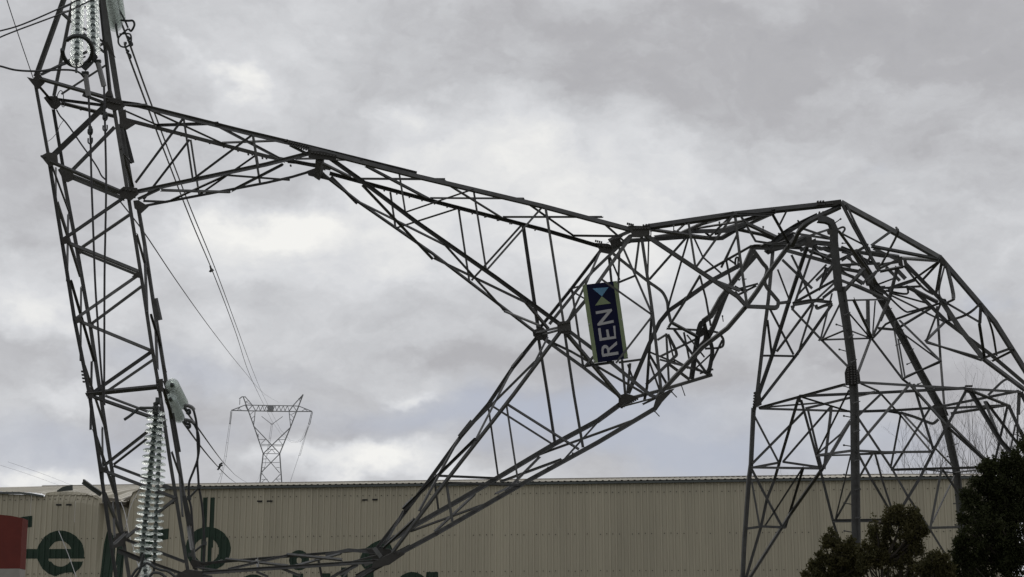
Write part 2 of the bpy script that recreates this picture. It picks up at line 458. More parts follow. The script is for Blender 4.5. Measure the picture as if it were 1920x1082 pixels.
# painted lettering: follows the ribs of the sheets, 6 mm proud
def ell(cx, cy, rx, ry, n=48): return [(cx + rx * math.cos(2 * math.pi * i / n), cy + ry * math.sin(2 * math.pi * i / n)) for i in range(n)]
def rect(a, b_, c, d): return [(a, b_), (c, b_), (c, d), (a, d)]
def cross(poly, u):
    ys = []
    for i in range(len(poly)):
        (x0, y0), (x1, y1) = poly[i], poly[(i + 1) % len(poly)]
        if (x0 <= u) != (x1 <= u): ys.append(y0 + (u - x0) / (x1 - x0) * (y1 - y0))
    ys.sort(); return [(ys[i], ys[i + 1]) for i in range(0, len(ys) - 1, 2)]
def iv_union(a):
    a = sorted(a); out = []
    for s, e_ in a:
        if out and s <= out[-1][1] + 1e-6: out[-1] = (out[-1][0], max(out[-1][1], e_))
        else: out.append((s, e_))
    return out
def iv_sub(a, b_):
    for s, e_ in b_:
        n = []
        for x, y in a:
            if e_ <= x or s >= y: n.append((x, y)); continue
            if s > x: n.append((x, s))
            if e_ < y: n.append((e_, y))
        a = n
    return a
def letter(ops):
    sh = [(o, [wall_uv(x, y) for x, y in poly]) for o, poly in ops]
    ua = min(p[0] for o, poly in sh for p in poly); ub = max(p[0] for o, poly in sh for p in poly)
    br = {ua, ub}
    for r in range(math.floor(ua / RIB), math.ceil(ub / RIB) + 1):
        for a in (0, .05, .1, .15, .172, .2, .233):
            v = r * RIB + a
            if ua < v < ub: br.add(v)
    br = sorted(br)
    def iv(u):
        cur = []
        for o, poly in sh:
            c = cross(poly, u)
            cur = iv_union(cur + c) if o == '+' else iv_sub(cur, c)
        return cur
    m_ = MB()
    for a, c in zip(br[:-1], br[1:]):
        A, Mi, B = iv(a + 1e-4), iv((a + c) / 2), iv(c - 1e-4)
        if not len(A) == len(Mi) == len(B): A = B = Mi
        for (p, q), (r_, s_) in zip(A, B):
            k = max(1, int((q - p) / .5)) if ua < U300 else 1
            for t in range(k):
                lo = lambda x, y: x + (y - x) * t / k
                hi = lambda x, y: x + (y - x) * (t + 1) / k
                vs_ = [(a, lo(p, q)), (c, lo(r_, s_)), (c, hi(r_, s_)), (a, hi(p, q))]
                m_.add([WP(u, h, rib_n(u if u == a else u - 1e-5) + .010 + wall_disp(u, h)) for u, h in vs_], [(0, 1, 2, 3)])
    return m_.build('letter', M_GREEN, wh)
letter([('+', [(30, 972), (47, 968.5), (61, 967), (60, 988), (54, 989), (48, 993), (44, 999), (40, 1010), (30, 1030)])])
letter([('+', ell(115, 1038.5, 45, 43.5)), ('-', ell(114.5, 1038.5, 22.5, 24)), ('+', rect(20, 1029.5, 159.8, 1047.5)), ('-', rect(93, 1047.5, 165, 1053))])
letter([('+', [(195, 994), (200, 996), (209, 1010), (210.5, 1048), (208, 1120), (186, 1120), (188.5, 1048), (190.5, 1022)])])
letter([('+', [(262, 1000), (290, 994), (317, 991), (316, 1011), (302, 1013), (292, 1020), (285, 1034), (283, 1060), (262, 1060)])])
letter([('+', ell(390.5, 1029, 42.5, 41)), ('-', ell(387.5, 1032, 22.7, 24)), ('+', [(381.6, 933), (388.7, 933), (384.4, 1058), (376, 1058)]), ('+', [(395.2, 933), (402.2, 933), (397, 1058), (389.5, 1058)])])
letter([('+', ell(561, 1050.5, 19, 19)), ('-', ell(561, 1051, 5.2, 5.4))])
letter([('+', [(716, 1011), (700, 1018), (687, 1027), (679, 1037), (675, 1047), (677, 1058), (683, 1066), (690, 1068), (705, 1061), (720, 1058), (738, 1035), (730, 1015)])])
letter([('+', ell(475, 1112, 34, 35)), ('-', ell(475, 1112, 16, 18))])
letter([('+', rect(549, 1075.5, 570, 1140))])
letter([('+', rect(605, 1075, 620, 1140)), ('+', rect(590, 1100, 640, 1110))])
letter([('+', [(214, 1000), (228, 994), (229, 1120), (214, 1120)])])
letter([('+', rect(640, 1064, 652, 1140))])
letter([('+', [(668, 1080), (680, 1074), (702, 1072), (702, 1140), (668, 1140)])])
letter([('+', ell(773, 1107, 33, 34.5)), ('-', ell(773, 1107, 12, 15)), ('+', rect(799.5, 1072.5, 823, 1140))])

# red and white painted post at the lower left
rp = thing('painted_wall', 'red over white painted block at the lower left in front of the green letters', 'wall', Vector((P(-10, 1082, 40).x, P(-10, 1082, 40).y, 0)))
b = MB(); b.prism([P(x, y, 40) for x, y in ((-90, 953), (0, 965), (20, 967), (42.5, 971.5), (40, 1010), (37.5, 1066), (10, 1066.5), (-90, 1066))], (-.1, .8, 0)); b.build('red_band', M_RED, rp)
b = MB(); b.prism([P(x, y, 40) for x, y in ((-90, 1066.2), (37, 1066.2), (34, 1310), (-90, 1310))], (-.1, .8, 0)); b.build('white_band', M_WHITE, rp)

# ------------------------------------------------------------------ the collapsed lattice pylon
LAY = {'n': ([0, 1100, 1400, 1920], [25.0, 25.0, 24.6, 24.4]), 'f': ([0, 1100, 1400, 1920], [26.4, 26.5, 27.2, 27.6])}
CONST = dict(F=24.2, L=27.0, R=25.1, B=27.6, p=25.6, q=24.65, r=27.3, s=26.4, k=24.72)
def depth(x, l):
    if l in CONST: return CONST[l]
    if l == 'm': return 0.5 * (depth(x, 'n') + depth(x, 'f'))
    if l == 'i': return 0.7 * depth(x, 'n') + 0.3 * depth(x, 'f')
    if l == 'o': return 0.3 * depth(x, 'n') + 0.7 * depth(x, 'f')
    return float(np.interp(x, *LAY[l]))
CROP = dict(c1=(0, 0, 6), c2=(0, 180, 6), c3=(60, 340, 6), c4=(60, 520, 6), c5=(120, 680, 6), c6=(120, 860, 4.874),
            d1=(180, 160, 4.1625), d2=(460, 220, 5.409), d3=(700, 320, 5.409), d4=(900, 380, 5.409), d5=(900, 560, 5.409), d6=(800, 740, 5.409), d7=(640, 880, 5.356),
            e1=(1100, 360, 5.409), e2=(1100, 540, 4.509), e3=(1340, 360, 5.409), e4=(1580, 380, 4.918), e5=(1340, 540, 5.409), e6=(1600, 560, 5.409),
            e7=(1360, 700, 5.41), e8=(1620, 700, 5.41), g1=(1360, 880, 5.357), g2=(1620, 860, 4.873), g5=(320, 880, 5.356), z=(0, 0, 1))
KIND = dict(c='chord', l='leg', b='brace', h='hanger', x='lacing_bar', w='bent_bar')
# crop | kind | default layer | width in photo pixels | points (a trailing letter overrides the layer)
DATA = """
z c n 8 135,-80 122,0 70,145
z c f 7 152,-80 128,45 101,180
z c n 8 178,-80 188,0 206,170 213,195
z c f 11 183,-80 194,10 221,180 230,225
z c n 6.5 66,155 91,292
z c f 6.5 100,205 118,312
c1 b n 5 690,140 1190,490
c1 b n 4 690,160 1170,600f
c1 b n 5 680,85 960,-40f
c1 b n 4 690,155 985,85f
c1 b n 5 470,850 1190,490f
c1 b f 4 690,1060 1190,735
c1 b n 9 460,890 1230,1110
c1 b n 5 430,960 560,1110f
c2 b n 10 550,710 1190,100
c2 b f 7.5 820,830 1290,350
c2 b f 5.5 640,40 1200,112
c2 b f 7.5 690,80 1290,228
c2 b n 5 930,-20 1190,78
c2 b n 9 570,740 1350,1075
c2 x n 4 820,885 1210,1045 1360,1090
c2 b f 8 780,905 1190,1075 1400,1160
c2 x n 5 1370,575 1510,1010f
c2 x f 8 1380,330 1490,755
c2 x n 4 1390,650 1475,745f
z c n 8 213,200 240,366
z c f 7 228,232 252,372
z c n 7 92,300 140,600 168,740 186,862 218,1085 290,1380
z c f 6.5 118,325 143,457 170,613 190,747 207,860 243,1085 318,1362
z c n 7 240,365 265,520 285,653 300,738 318,860 352,1070 410,1380
z c f 6 257,383 270,457 287,570 308,700 320,783 333,860 344,932 366,1065 420,1362
z x n 4.5 97,306 131,398f
z x f 4 106,316 106,374n
z x n 5 106,380 150,520f
z x f 4.5 128,402 126,527n
z x n 5 132,525 176,677f
z x f 4.5 151,538 150,675n
z x n 5 156,685 195,802f
z x f 4.5 172,678 170,806n
z x n 5 177,806 216,925f
z x f 4.5 192,803 194,942n
z x n 5 198,925 232,1010f
z x f 5 213,940 216,1005n
z x n 5 257,441 276,510f
z x f 4.5 270,461 275,585n
z x n 5 281,591 299,650f
z x f 9 288,560 297,601
z x f 4.5 293,601 297,692n
z x n 5 305,728 322,785f
z x f 9 322,775 335,848
z x n 5 322,850 342,908f
z x f 4.5 333,862 341,967n
z x f 8 345,930 358,986
z x f 5 352,988 359,1032n
z b n 7 245,362 117,450
z b f 5.5 245,402 153,465
z b n 6 127,454 260,508
z b f 5 150,472 258,516
z b n 6.5 256,518 141,598
z b f 5.5 266,537 172,607
z b n 5.5 148,601 284,657
z b n 6.5 284,659 174,736
z b f 5.5 288,674 202,733
z b n 12 163,739 301,725
z b n 5.5 176,743 287,782
z b f 5.5 198,742 286,775
z b n 5.5 287,802 195,874
z b f 5 289,812 213,871
z b n 5.5 195,882 329,933
z b f 5 213,873 332,918
z b n 5.5 328,935 236,1007
z b f 5 236,1011 347,1053
z b n 8.5 221,1033 292,1062
z b n 5.5 285,1056 350,1079
z b f 5 238,1000 215,1022n
d1 c n 7.5 150,140 330,165 1164,374 1657,491 2500,700
d1 c f 8 190,258 1332,555 1830,650
z c n 8 578,277 780,329 1020,386 1185,430
z c f 8 618,325 811,377 1020,431 1128,463
d1 c n 6.5 230,858 1332,625 1720,525
d1 c f 5 330,950 1332,760 1530,715 1720,658
d1 b n 5 310,760 680,260
d1 h n 4 685,265 757,745
d1 b n 4 757,735 1218,390
d1 h n 4 1228,395 1268,635
d1 h f 4 740,425 805,850
d1 h f 4 1246,545 1282,770
d1 b f 4.2 370,890 730,422
d1 b f 3.6 810,852 1242,550
d1 x n 4.5 230,202 480,312f
d1 x n 5.5 200,150 400,155
d1 x n 5 400,185 1000,462f
d1 x f 5 470,308 958,292n
d1 x n 5 958,330 1470,600f
d1 x f 5 990,447 1500,428n
d2 x n 5 450,280 650,380
d2 x f 4.5 520,430 740,428n
d2 x f 4.5 870,430 1190,428n
d2 x f 5 430,452 740,482
d1 x f 4.5 370,903 560,910
d1 x n 4.5 330,892 500,812
d1 x n 4.5 510,815 1050,830f
d1 x f 4.5 590,895 1010,705n
d1 x n 4.5 1010,707 1505,745f
d1 x f 4.5 1060,818 1460,612n
z c n 8.5 612,292 674,336 780,416 929,520 1055,612
z c f 6.5 600,322 645,357 673,379 811,475 1008,626
d2 x n 5 790,460 1075,600f
d2 x f 5.5 870,600 1140,872
z x n 5 679,347 811,486f
z x f 5 674,379 834,459n
z x n 5 834,459 947,584f
z x f 5 814,484 986,567n
z x n 5.5 984,567 1027,618f
z x f 5 945,583 1014,611n
z h n 3.6 748,322 760,398
z h f 3.6 732,360 742,428
z b n 4 761,398 888,355
z b f 3.6 744,427 857,391
z h n 4 888,356 912,507
z h f 4 860,392 880,526
z b n 4 912,507 1015,390
z b f 4 884,526 978,422
z h n 5 1023,390 1057,607
z h f 6 980,421 1009,620
z x f 4.2 672,335 834,336n
z x n 5 687,310 808,374f
z x f 4.2 808,371 983,372n
z x n 5 838,345 943,410f
z x f 4.2 943,407 1129,407n
z x n 5 987,381 1072,441f
z x f 4.2 1073,440 1166,441n
z x n 5 1130,414 1168,448f
z b f 7 1140,455 1184,436n
z b f 4 1003,626 1047,616n
z b f 3.5 1016,629 1050,620n
z c n 8 1062,617 1109,652 1144,678 1220,741 1240,748
z c f 6.5 1015,632 1094,689 1168,748
z x f 5.5 1022,636 1072,660 1204,736n
z x n 6.5 1062,622 1168,748f
z h n 5.5 1058,620 1076,740 1093,839
z h f 6 1010,635 1027,740 1041,833
z c n 7.5 1237,752 1228,765 1120,829 976,908 817,1000 700,1063 664,1086 600,1120
z c f 8 1172,750 1120,788 1040,831 929,897 855,940 772,987 720,1020
z l n 8.5 1054,618 963,740 835,904 774,985 736,1036
z l f 6 1009,628 961,688 915,757 863,818 800,905 758,960 704,1030
z x f 9 982,663 961,689
z x n 4 1027,632f 1003,679
z x n 5 1002,679 861,819f
z x f 4 961,690 892,824n
z x f 8 885,789 861,819
z x n 5 893,823 757,956f
z x f 4 861,822 787,958n
z x f 9 777,937 758,956
z x n 6 778,972 720,1026f
z x f 4 758,958 728,1014n
z b f 4 916,757 1036,833
z b n 4 951,757 1086,842
z h f 3.7 915,758 934,893
z h n 4 950,760 972,906
z b f 3.7 816,891 930,896
z b n 4.2 839,905 974,909
z h f 4 814,895 823,963
z h n 4.2 838,906 849,978
z x f 4.5 1010,853 1031,845 1120,813 1195,786n
z x f 3.5 1122,790 1054,866n
z x n 4.5 1053,863 938,905f
z x f 4 1011,856 947,921n
z x n 4.5 976,903f 930,925
z x n 5 905,947 771,996f
z x f 4 892,927 816,998n
z x n 5 770,1022 738,1038f
z b f 3 1205,757 1228,746n
z x f 3.5 1165,763 1229,746n
d7 b n 8 330,790 400,880
d7 b f 6 -160,860 70,808 350,832
d7 b n 4.5 110,930 390,860f
d7 b n 6 -20,945 340,928
d7 b n 6 -20,1060 170,958
d7 b n 3.5 20,1082 95,995
d7 b n 9 160,1090 520,900
d7 b f 8 230,960 400,880
g5 c f 5.5 220,955 720,912 1714,830 2150,790
g5 c n 6 200,1055 860,1010 1714,955 2100,930
g5 b f 3.5 220,995 520,918
g5 b f 3.5 240,990 490,1022n
g5 b n 4 575,1010 1180,868f
g5 b f 4 550,907 1175,975n
g5 b f 4.5 1165,862 1720,918n
g5 b n 4 1205,975 1714,838f
g5 h f 4.5 862,905 877,990n
g5 h f 4.5 1475,868 1520,1090
g5 b n 5 1100,990 1300,1070
g5 b n 4 860,1030 980,1082
g5 b n 6 1600,1095 1760,1000
g5 b n 5 240,1060 420,1082
z c n 9.5 1190,432 1218,423 1375,400 1532,383 1578,378
e1 x n 7 1150,310f 1300,262 1490,203
z c f 7.5 1140,468 1183,452 1296,444 1337,448 1355,447 1378,433 1398,424
e1 b n 8 640,380 1200,462f
e1 b f 6 690,462 940,430 1240,295m
e1 b f 8.5 990,402 1420,393 1600,325
e1 b f 4.5 1090,372 1610,288n
e1 x n 3 910,410f 1000,325
e1 w f 4.5 1170,382 1245,445
e1 w f 5 880,400 1080,445 1280,478
z c n 7.5 1205,436 1385,556i 1401,574i 1458,576i
z w f 6 1150,476 1213,526 1230,538 1243,549 1251,566 1253,583 1258,604
z w f 7 1258,604 1306,630
z l n 7.5 1060,608 1096,565 1185,440
z b f 6.5 1012,615 1070,543 1126,470
z b m 6 1030,608 1070,558 1110,510 1182,441
z b n 4.2 1125,472f 1101,527 1066,600
z b f 3.2 1066,543 1094,534
z b f 3.2 1072,546 1096,560
z h f 3.7 1072,544 1093,688
z b f 4.2 1170,468 1222,587n
z b f 4 1142,480 1147,528
z b f 3.5 1143,480 1162,525
z b f 4.2 1162,464 1159,548
z b m 3.5 1160,529 1192,516
z b f 4.2 1198,452 1190,513
z h n 6.2 1203,444 1220,560 1224,589 1240,735
z b f 2.6 1216,450 1214,524
z b m 4.2 1285,447 1217,524
z b m 3.7 1290,447 1257,560 1251,583
z b n 4 1291,416 1304,500
z b m 3.2 1302,447 1318,482 1354,514
z b n 4 1304,502 1375,402
z b m 3.2 1371,406 1328,447
z b m 5 1409,461 1319,512
z b m 5 1313,516 1287,560 1253,614
z b m 7.5 1388,496 1338,523 1284,561
z l m 8.5 1290,558 1255,582 1237,604 1217,646 1178,738
z b m 3.5 1313,518 1324,560 1333,611
z b i 5.5 1338,525 1388,544
z b m 4.2 1361,484 1371,536
z b m 3.2 1364,485 1380,496
z w m 3.2 1379,497 1380,485 1384,484 1383,505
z b m 4.5 1382,440 1352,502
z b m 3 1384,435 1362,486
z b n 4.2 1379,400 1388,478 1402,574
z b n 3.7 1385,400 1416,453 1440,457 1500,459o
z l f 11 1412,464 1396,500 1351,560 1333,592 1318,603
z w f 9 1420,476 1386,515 1362,552 1333,624 1309,655
z c i 9.5 1481,458 1440,513 1420,545 1399,574 1364,615 1317,651 1244,730 1230,748
z w f 8 1318,603 1312,609 1306,636 1295,711
z w f 7.5 1319,601 1324,622 1333,645 1335,664 1328,703
z b f 6 1191,745 1237,733 1336,703
z w f 6 1253,682 1293,712
z w f 4 1250,616 1335,621 1354,631 1357,645 1350,652 1322,654
z b f 3.5 1355,638 1326,697
z w f 3.7 1233,638 1251,627
z w f 6 1252,627 1268,661 1260,674 1212,721
z b f 4 1249,625 1254,718
z b f 3.2 1252,627 1266,684
z b f 4.2 1237,669 1309,634
z b f 3.2 1217,660 1291,691
z b m 3.8 1237,674 1297,690
z b f 3.2 1262,673 1296,692
z b f 4.2 1265,618 1323,696
z b f 3.7 1282,623 1293,678
z b f 3.2 1288,628 1321,670
z b f 3.2 1299,696 1334,663
z b f 3.2 1312,700 1337,692
z b f 3.2 1292,690 1330,701
z b f 3.2 1303,690 1327,703
z b m 4.2 1217,665 1252,724
z b n 3.8 1217,676 1238,735
z b f 5.5 1222,590 1213,726 1208,752
z b k 4 1222,594 1155,681
z b k 4 1127,523 1222,590n
z b f 3.4 1160,679 1205,673
z b f 5.2 1166,674 1172,738
z b f 4.2 1181,681 1176,738
z b f 3.2 1177,683 1187,710
z b n 4 1093,688 1152,680
z b n 4 1094,689 1112,668
z b m 8 1455,395n 1397,414
z b n 4.5 1382,402 1446,404
z b n 5.5 1399,420f 1451,396
z b n 6.5 1400,417 1462,446o
z b f 7 1383,430 1430,440 1462,452
z b f 8 1340,438 1396,420
z b n 4.2 1449,400 1480,455i
z b n 3.2 1477,392 1461,424
z w n 8 1575,385 1506,420 1482,459i
z w i 8 1534,406 1499,423 1473,439 1458,450 1443,465
z c i 9 1540,404 1520,414 1500,432 1470,470o
z l F 12.5 1534,409 1550,411 1560,416 1566,430 1566,452 1575,545
z l F 13.5 1574,538 1586,614 1595,680 1600,760 1601,880 1604,1082 1608,1395
z w o 9.5 1408,468 1414,464 1443,464 1487,460 1514,447
z w m 7 1412,469 1429,493 1438,506 1434,532 1455,560 1459,566 1456,577 1440,577
z l L 7 1449,472f 1441,560 1434,614 1420,734 1414,770
z b L 6.5 1514,463o 1482,560 1451,660 1424,738 1420,755
z b m 4.2 1525,465 1493,560 1485,582
z b o 5.5 1467,487 1523,541
z b o 4.5 1484,478 1499,508 1525,572
z b o 3.5 1458,505 1479,560 1481,566
z b f 7.5 1473,469 1562,494
z b f 5.5 1450,463 1501,465 1562,483
z b f 5.5 1520,460 1546,485
z b f 4.5 1485,437 1556,448
z b f 4.5 1504,428 1556,446
z b m 4.2 1518,442 1555,430
z w m 4 1567,432 1580,426 1584,430 1578,439
z w f 4.5 1505,450 1535,458 1562,460
z w f 5 1500,470 1530,455 1570,465
z b n 7 1578,381 1600,424 1623,465 1648,508
z b n 5 1587,383 1606,423 1632,472
z c n 9.5 1578,378 1590,385 1660,423 1763,482
z c n 8.5 1762,480 1838,568 1867,603 1925,695 1960,750
z b F 7 1569,430 1643,532f 1670,562f
z b n 4.2 1572,436 1619,460m
z b n 4.2 1633,460 1672,432
z b m 5 1568,490 1626,462
z b f 6.5 1572,468 1660,481
z b f 5 1573,497 1650,494
z b f 7 1575,503 1615,510
z b f 6 1572,508 1604,522
z b n 4.5 1576,526 1608,535 1668,562
z b m 3.6 1577,506 1614,532
z b m 9 1621,503 1573,556
z b m 4.5 1562,502 1541,532
z b m 4.2 1550,496 1494,555
z b m 5.5 1568,524 1503,560 1487,569
z b m 4.2 1552,502 1540,535
z b m 4.2 1565,540 1542,558
z b m 5 1490,570 1530,563 1560,566
z b m 4.2 1570,525 1530,562
z l f 12.5 1600,470 1628,514 1650,560B 1689,630B 1725,700B 1760,762B 1773,800B 1792,885B 1811,1082B 1842,1385B
z w f 9 1630,515 1637,548 1650,556
z w f 7 1610,505 1645,540 1662,548
z b n 5.5 1634,460 1759,484
z b f 6 1638,466 1684,488
z b n 5.5 1690,482f 1761,486
z b m 5.5 1649,504 1692,483
z b f 6.5 1632,475 1686,483
z b f 5 1646,497 1686,491
z b m 6 1650,509 1694,500
z w n 3.4 1680,425 1683,440 1652,499m
z b i 7 1699,495 1767,564
z w m 4.5 1695,498 1716,524 1733,542 1750,552
z b n 4.4 1762,489 1717,521m
z b m 5.5 1762,493n 1727,531
z b n 4.4 1764,494 1754,549m
z w n 3.4 1772,495 1761,543 1766,561m
z w n 5.5 1777,498 1789,551 1786,560 1772,567m
z b f 8 1677,501 1698,523
z b f 5.5 1661,501 1687,527
z b m 5.5 1683,504 1669,559 1651,602
z b f 5.5 1664,541 1717,523
z b f 4.5 1636,541 1728,537
z b f 3.5 1645,534 1682,520
z w f 4.2 1700,535 1700,551 1661,545
z b m 3.6 1667,549 1736,568
z b f 6.5 1703,540 1758,568
z c f 7.5 1712,542 1776,604 1859,666 1925,722 1965,758
z b f 4.5 1582,563F 1668,561
z w m 3.6 1668,558 1696,583 1712,583 1764,569
z b m 4.4 1764,568 1679,599 1661,608 1637,634
z b f 3.6 1671,554 1774,605
z b m 4.4 1578,525 1666,562
z c i 8.5 1765,562 1800,615 1845,672
z b i 4.2 1771,566 1838,605n
z w n 3.7 1838,570 1813,591 1776,603f
z b n 6.5 1839,568 1837,606
z b n 4.6 1837,605 1847,671i
z w n 3.4 1843,574 1859,617 1868,667f
z b m 4 1764,569 1736,642
z b f 5.5 1757,574 1763,671 1770,758s
z b f 6 1628,562 1629,625
z b f 5 1625,598 1632,634
z b f 2.7 1641,564 1636,630
z b f 5.5 1600,562F 1635,634
z b m 4.4 1667,563 1637,630
z b F 3.4 1590,585 1632,634f
z b F 3.6 1590,618 1632,634f
z b p 4.5 1537,637 1634,634f
z b p 3.8 1538,637 1581,619F
z b f 4.2 1635,633 1609,703F
z b f 5.5 1635,636 1692,711s 1710,725s
z b f 4.2 1678,600 1677,622 1692,710s
z b f 3.3 1684,636 1697,709s
z b f 4.5 1646,615 1680,618
z b f 4.2 1684,616 1748,577
z b f 4.2 1686,600 1764,677s
z b f 3.2 1688,622 1763,677s
z b s 4.3 1691,711 1765,676
z b s 3.3 1700,706 1762,680
z b m 4.2 1736,641 1773,604f
z b m 4.2 1736,640 1841,676
z b m 3.3 1737,643 1842,672
z b i 5.2 1846,673 1900,654n
z b f 4.5 1858,676 1899,655n
z c i 7 1845,671 1920,727 1960,752
z w i 4.5 1853,741 1883,713 1897,715 1922,730
z b m 4.2 1770,561 1780,602f
z b o 7 1401,573i 1440,577 1457,572
z b L 5 1458,568o 1483,565o
z b p 6.5 1486,570 1515,565 1545,563
z b p 4.6 1484,573 1486,580 1540,637
z b p 4.6 1540,637 1602,700F
z b o 3.6 1538,638p 1560,550
z b o 4 1541,638p 1580,560
z b o 3.8 1526,567 1457,660L
z b o 4.6 1525,570 1503,640 1497,662L
z b L 6.5 1560,570o 1492,667 1420,760
z b L 4.2 1430,667 1450,667 1493,668
z b L 3.6 1438,600 1446,664
z b L 4.4 1443,578 1488,665
z w p 5 1528,572 1532,579 1545,574 1558,571
z b L 4.8 1423,765 1585,721F
z b F 5 1612,717 1812,729q 1914,735R
z b L 4.4 1424,766 1593,771r
z b r 5.2 1593,772 1660,770 1690,775
z b L 3.4 1427,764 1541,755
z b p 4.6 1499,742 1593,738 1660,735 1810,727q
z b r 4.8 1510,766 1593,746 1640,735q
z b p 4.2 1501,742 1593,770r
z b F 4.2 1613,719 1648,734q
z b p 6 1498,744 1452,900L 1438,936L 1427,988L 1397,1090L 1378,1365L
z b p 5 1502,750 1539,885 1563,981 1575,1020
z b r 3.4 1514,768 1540,879p
z l L 7.5 1414,765 1409,872 1405,900 1397,1011 1393,1090 1376,1368
z b L 3.4 1415,780 1461,868
z b L 5 1411,869 1508,771r
z b L 4.3 1468,866 1558,762r
z b r 4.8 1557,762 1543,880p
z b F 4.3 1592,732 1532,852p
z b p 3.6 1533,851 1576,814 1592,790r
z b r 6.8 1594,790 1541,880p 1483,962L 1465,990L 1400,1092L
z b L 4.4 1409,877 1462,867
z b L 4.4 1467,866 1536,876p
z b L 3.8 1409,878 1540,880p
z b p 5.2 1529,854 1596,845F
z b p 4 1529,855 1600,853r
z b F 4.8 1604,845 1660,848q 1750,847q
z b r 4.4 1600,852 1680,849
z b L 4.5 1410,880 1440,938 1467,988
z b L 3.4 1409,902 1424,987
z b L 3.8 1505,875p 1450,960 1432,987
z b L 4.8 1506,877p 1481,960 1472,989
z b L 4.8 1400,991 1430,987 1473,989
z b F 3.4 1595,852 1565,977p
z b F 3.6 1637,852 1567,977p
z b p 4.8 1562,978 1660,977q 1690,976q
z b F 4.8 1606,845 1635,900 1669,958q 1700,1010q
z b q 3.8 1641,852 1654,900 1671,952
z b F 5.2 1606,779 1674,881q 1702,930q 1743,991s 1799,1082B 1850,1160B
z b F 4.4 1606,783 1653,738q
z b F 4.6 1607,838 1706,721q
z b q 4.4 1654,738 1690,778r
z b r 3.8 1689,777 1746,845q
z b r 4.4 1695,777 1750,835q
z b r 4.2 1689,778 1670,878
z b q 4.4 1743,767 1673,880
z b q 5.8 1713,720 1750,842
z b q 5.6 1813,730 1753,840 1725,896 1685,962
z b q 4.4 1707,720 1777,798 1784,800
z b q 4.2 1780,793 1864,876R
z b q 5.2 1776,800 1862,878R
z b s 5 1746,766 1911,733R
z b r 4.6 1606,772 1690,769 1750,765
z b s 3.8 1770,765 1890,759
z b s 4.4 1783,776 1889,760
z w r 5.5 1689,774 1715,782 1738,791 1750,794 1760,786
z b q 5.2 1820,730 1895,760s
z b q 7.2 1818,734 1875,828 1893,848 1930,900
z b R 5.5 1846,752 1868,806q
z b R 5.2 1848,753 1925,855
z b s 4.6 1889,761 1863,876
z b R 6.5 1891,760 1928,842
z b R 5.6 1912,734 1910,778
z l R 8 1914,735 1926,760 1960,1090 1995,1420
z b R 3.4 1904,796 1894,846
z b R 3.4 1908,776 1907,868
z b s 5.2 1672,881q 1862,876R
z b q 3.3 1730,879 1788,886B
z b R 3.4 1790,886B 1862,877
z b q 4.4 1752,840 1788,877B
z b q 4.6 1765,881 1744,991
z b B 3.6 1790,890 1748,978q
z b q 4.4 1767,880 1818,956R
z b s 5.2 1742,990 1812,988B
z b R 5 1862,877 1830,1000
z b R 4.5 1864,877 1925,960
e3 w f 11 520,620 570,560 660,500 740,455 800,430
e3 w f 10 660,560 780,530 900,480 985,470
e3 w m 8 470,560 560,520 640,530 720,505
e3 b f 6 600,590 720,560 860,570
e3 b f 5 1000,520 1120,530 1200,560
e3 b f 5 960,600 1090,640 1190,650
e3 b f 4.5 1020,500 1180,515
e3 b m 4 1140,660 1260,590
e3 b f 5 1060,560 1150,600 1195,610
e3 w f 6 1000,530 1070,580 1130,570 1180,600
e3 b f 6 900,580 1000,600 1100,650 1190,700
e3 b f 4 1290,610 1420,640
e3 b f 5 1280,560 1380,600 1460,600
e3 b m 4 1290,700 1440,600 1560,530
e3 b f 5 1340,600 1400,720
e3 b m 4 1330,660 1470,750
e3 b f 6 1290,820 1400,860 1520,930
e3 b f 4.5 1440,640 1560,700
e3 w f 5 1560,560 1580,640 1550,700 1500,730
e3 b f 5 1460,650 1600,720
e3 b m 4 1480,940 1640,800
e3 b m 3.6 1560,930 1660,790
e3 w m 4 1380,760 1300,740 1270,760 1330,790
e3 b m 4 1090,920 1220,730
e3 b m 4 1060,1000 1130,760
e3 b f 5.5 1030,900 1200,740
e3 w f 3.6 310,1010 240,1040 205,1010
e3 b f 4 240,985 440,930
e3 b f 3.6 240,1040 420,950
e3 w f 6 330,1000 250,985 200,960
e3 b f 4.5 1560,900 1700,1000
e3 b f 4 1600,970 1731,960
"""
pyl = thing('collapsed_pylon', 'toppled dark steel lattice pylon bent double over its standing lower legs', 'pylon', Vector((P(1500, 1082, 26).x, P(1500, 1082, 26).y, 0)))
def rd(crop, tok, dl):
    x0, y0, s = CROP[crop]
    l = dl
    if tok[-1].isalpha(): l = tok[-1]; tok = tok[:-1]
    a, b_ = tok.split(',')
    x, y = x0 + float(a) / s, y0 + float(b_) / s
    return x, y, depth(x, l)
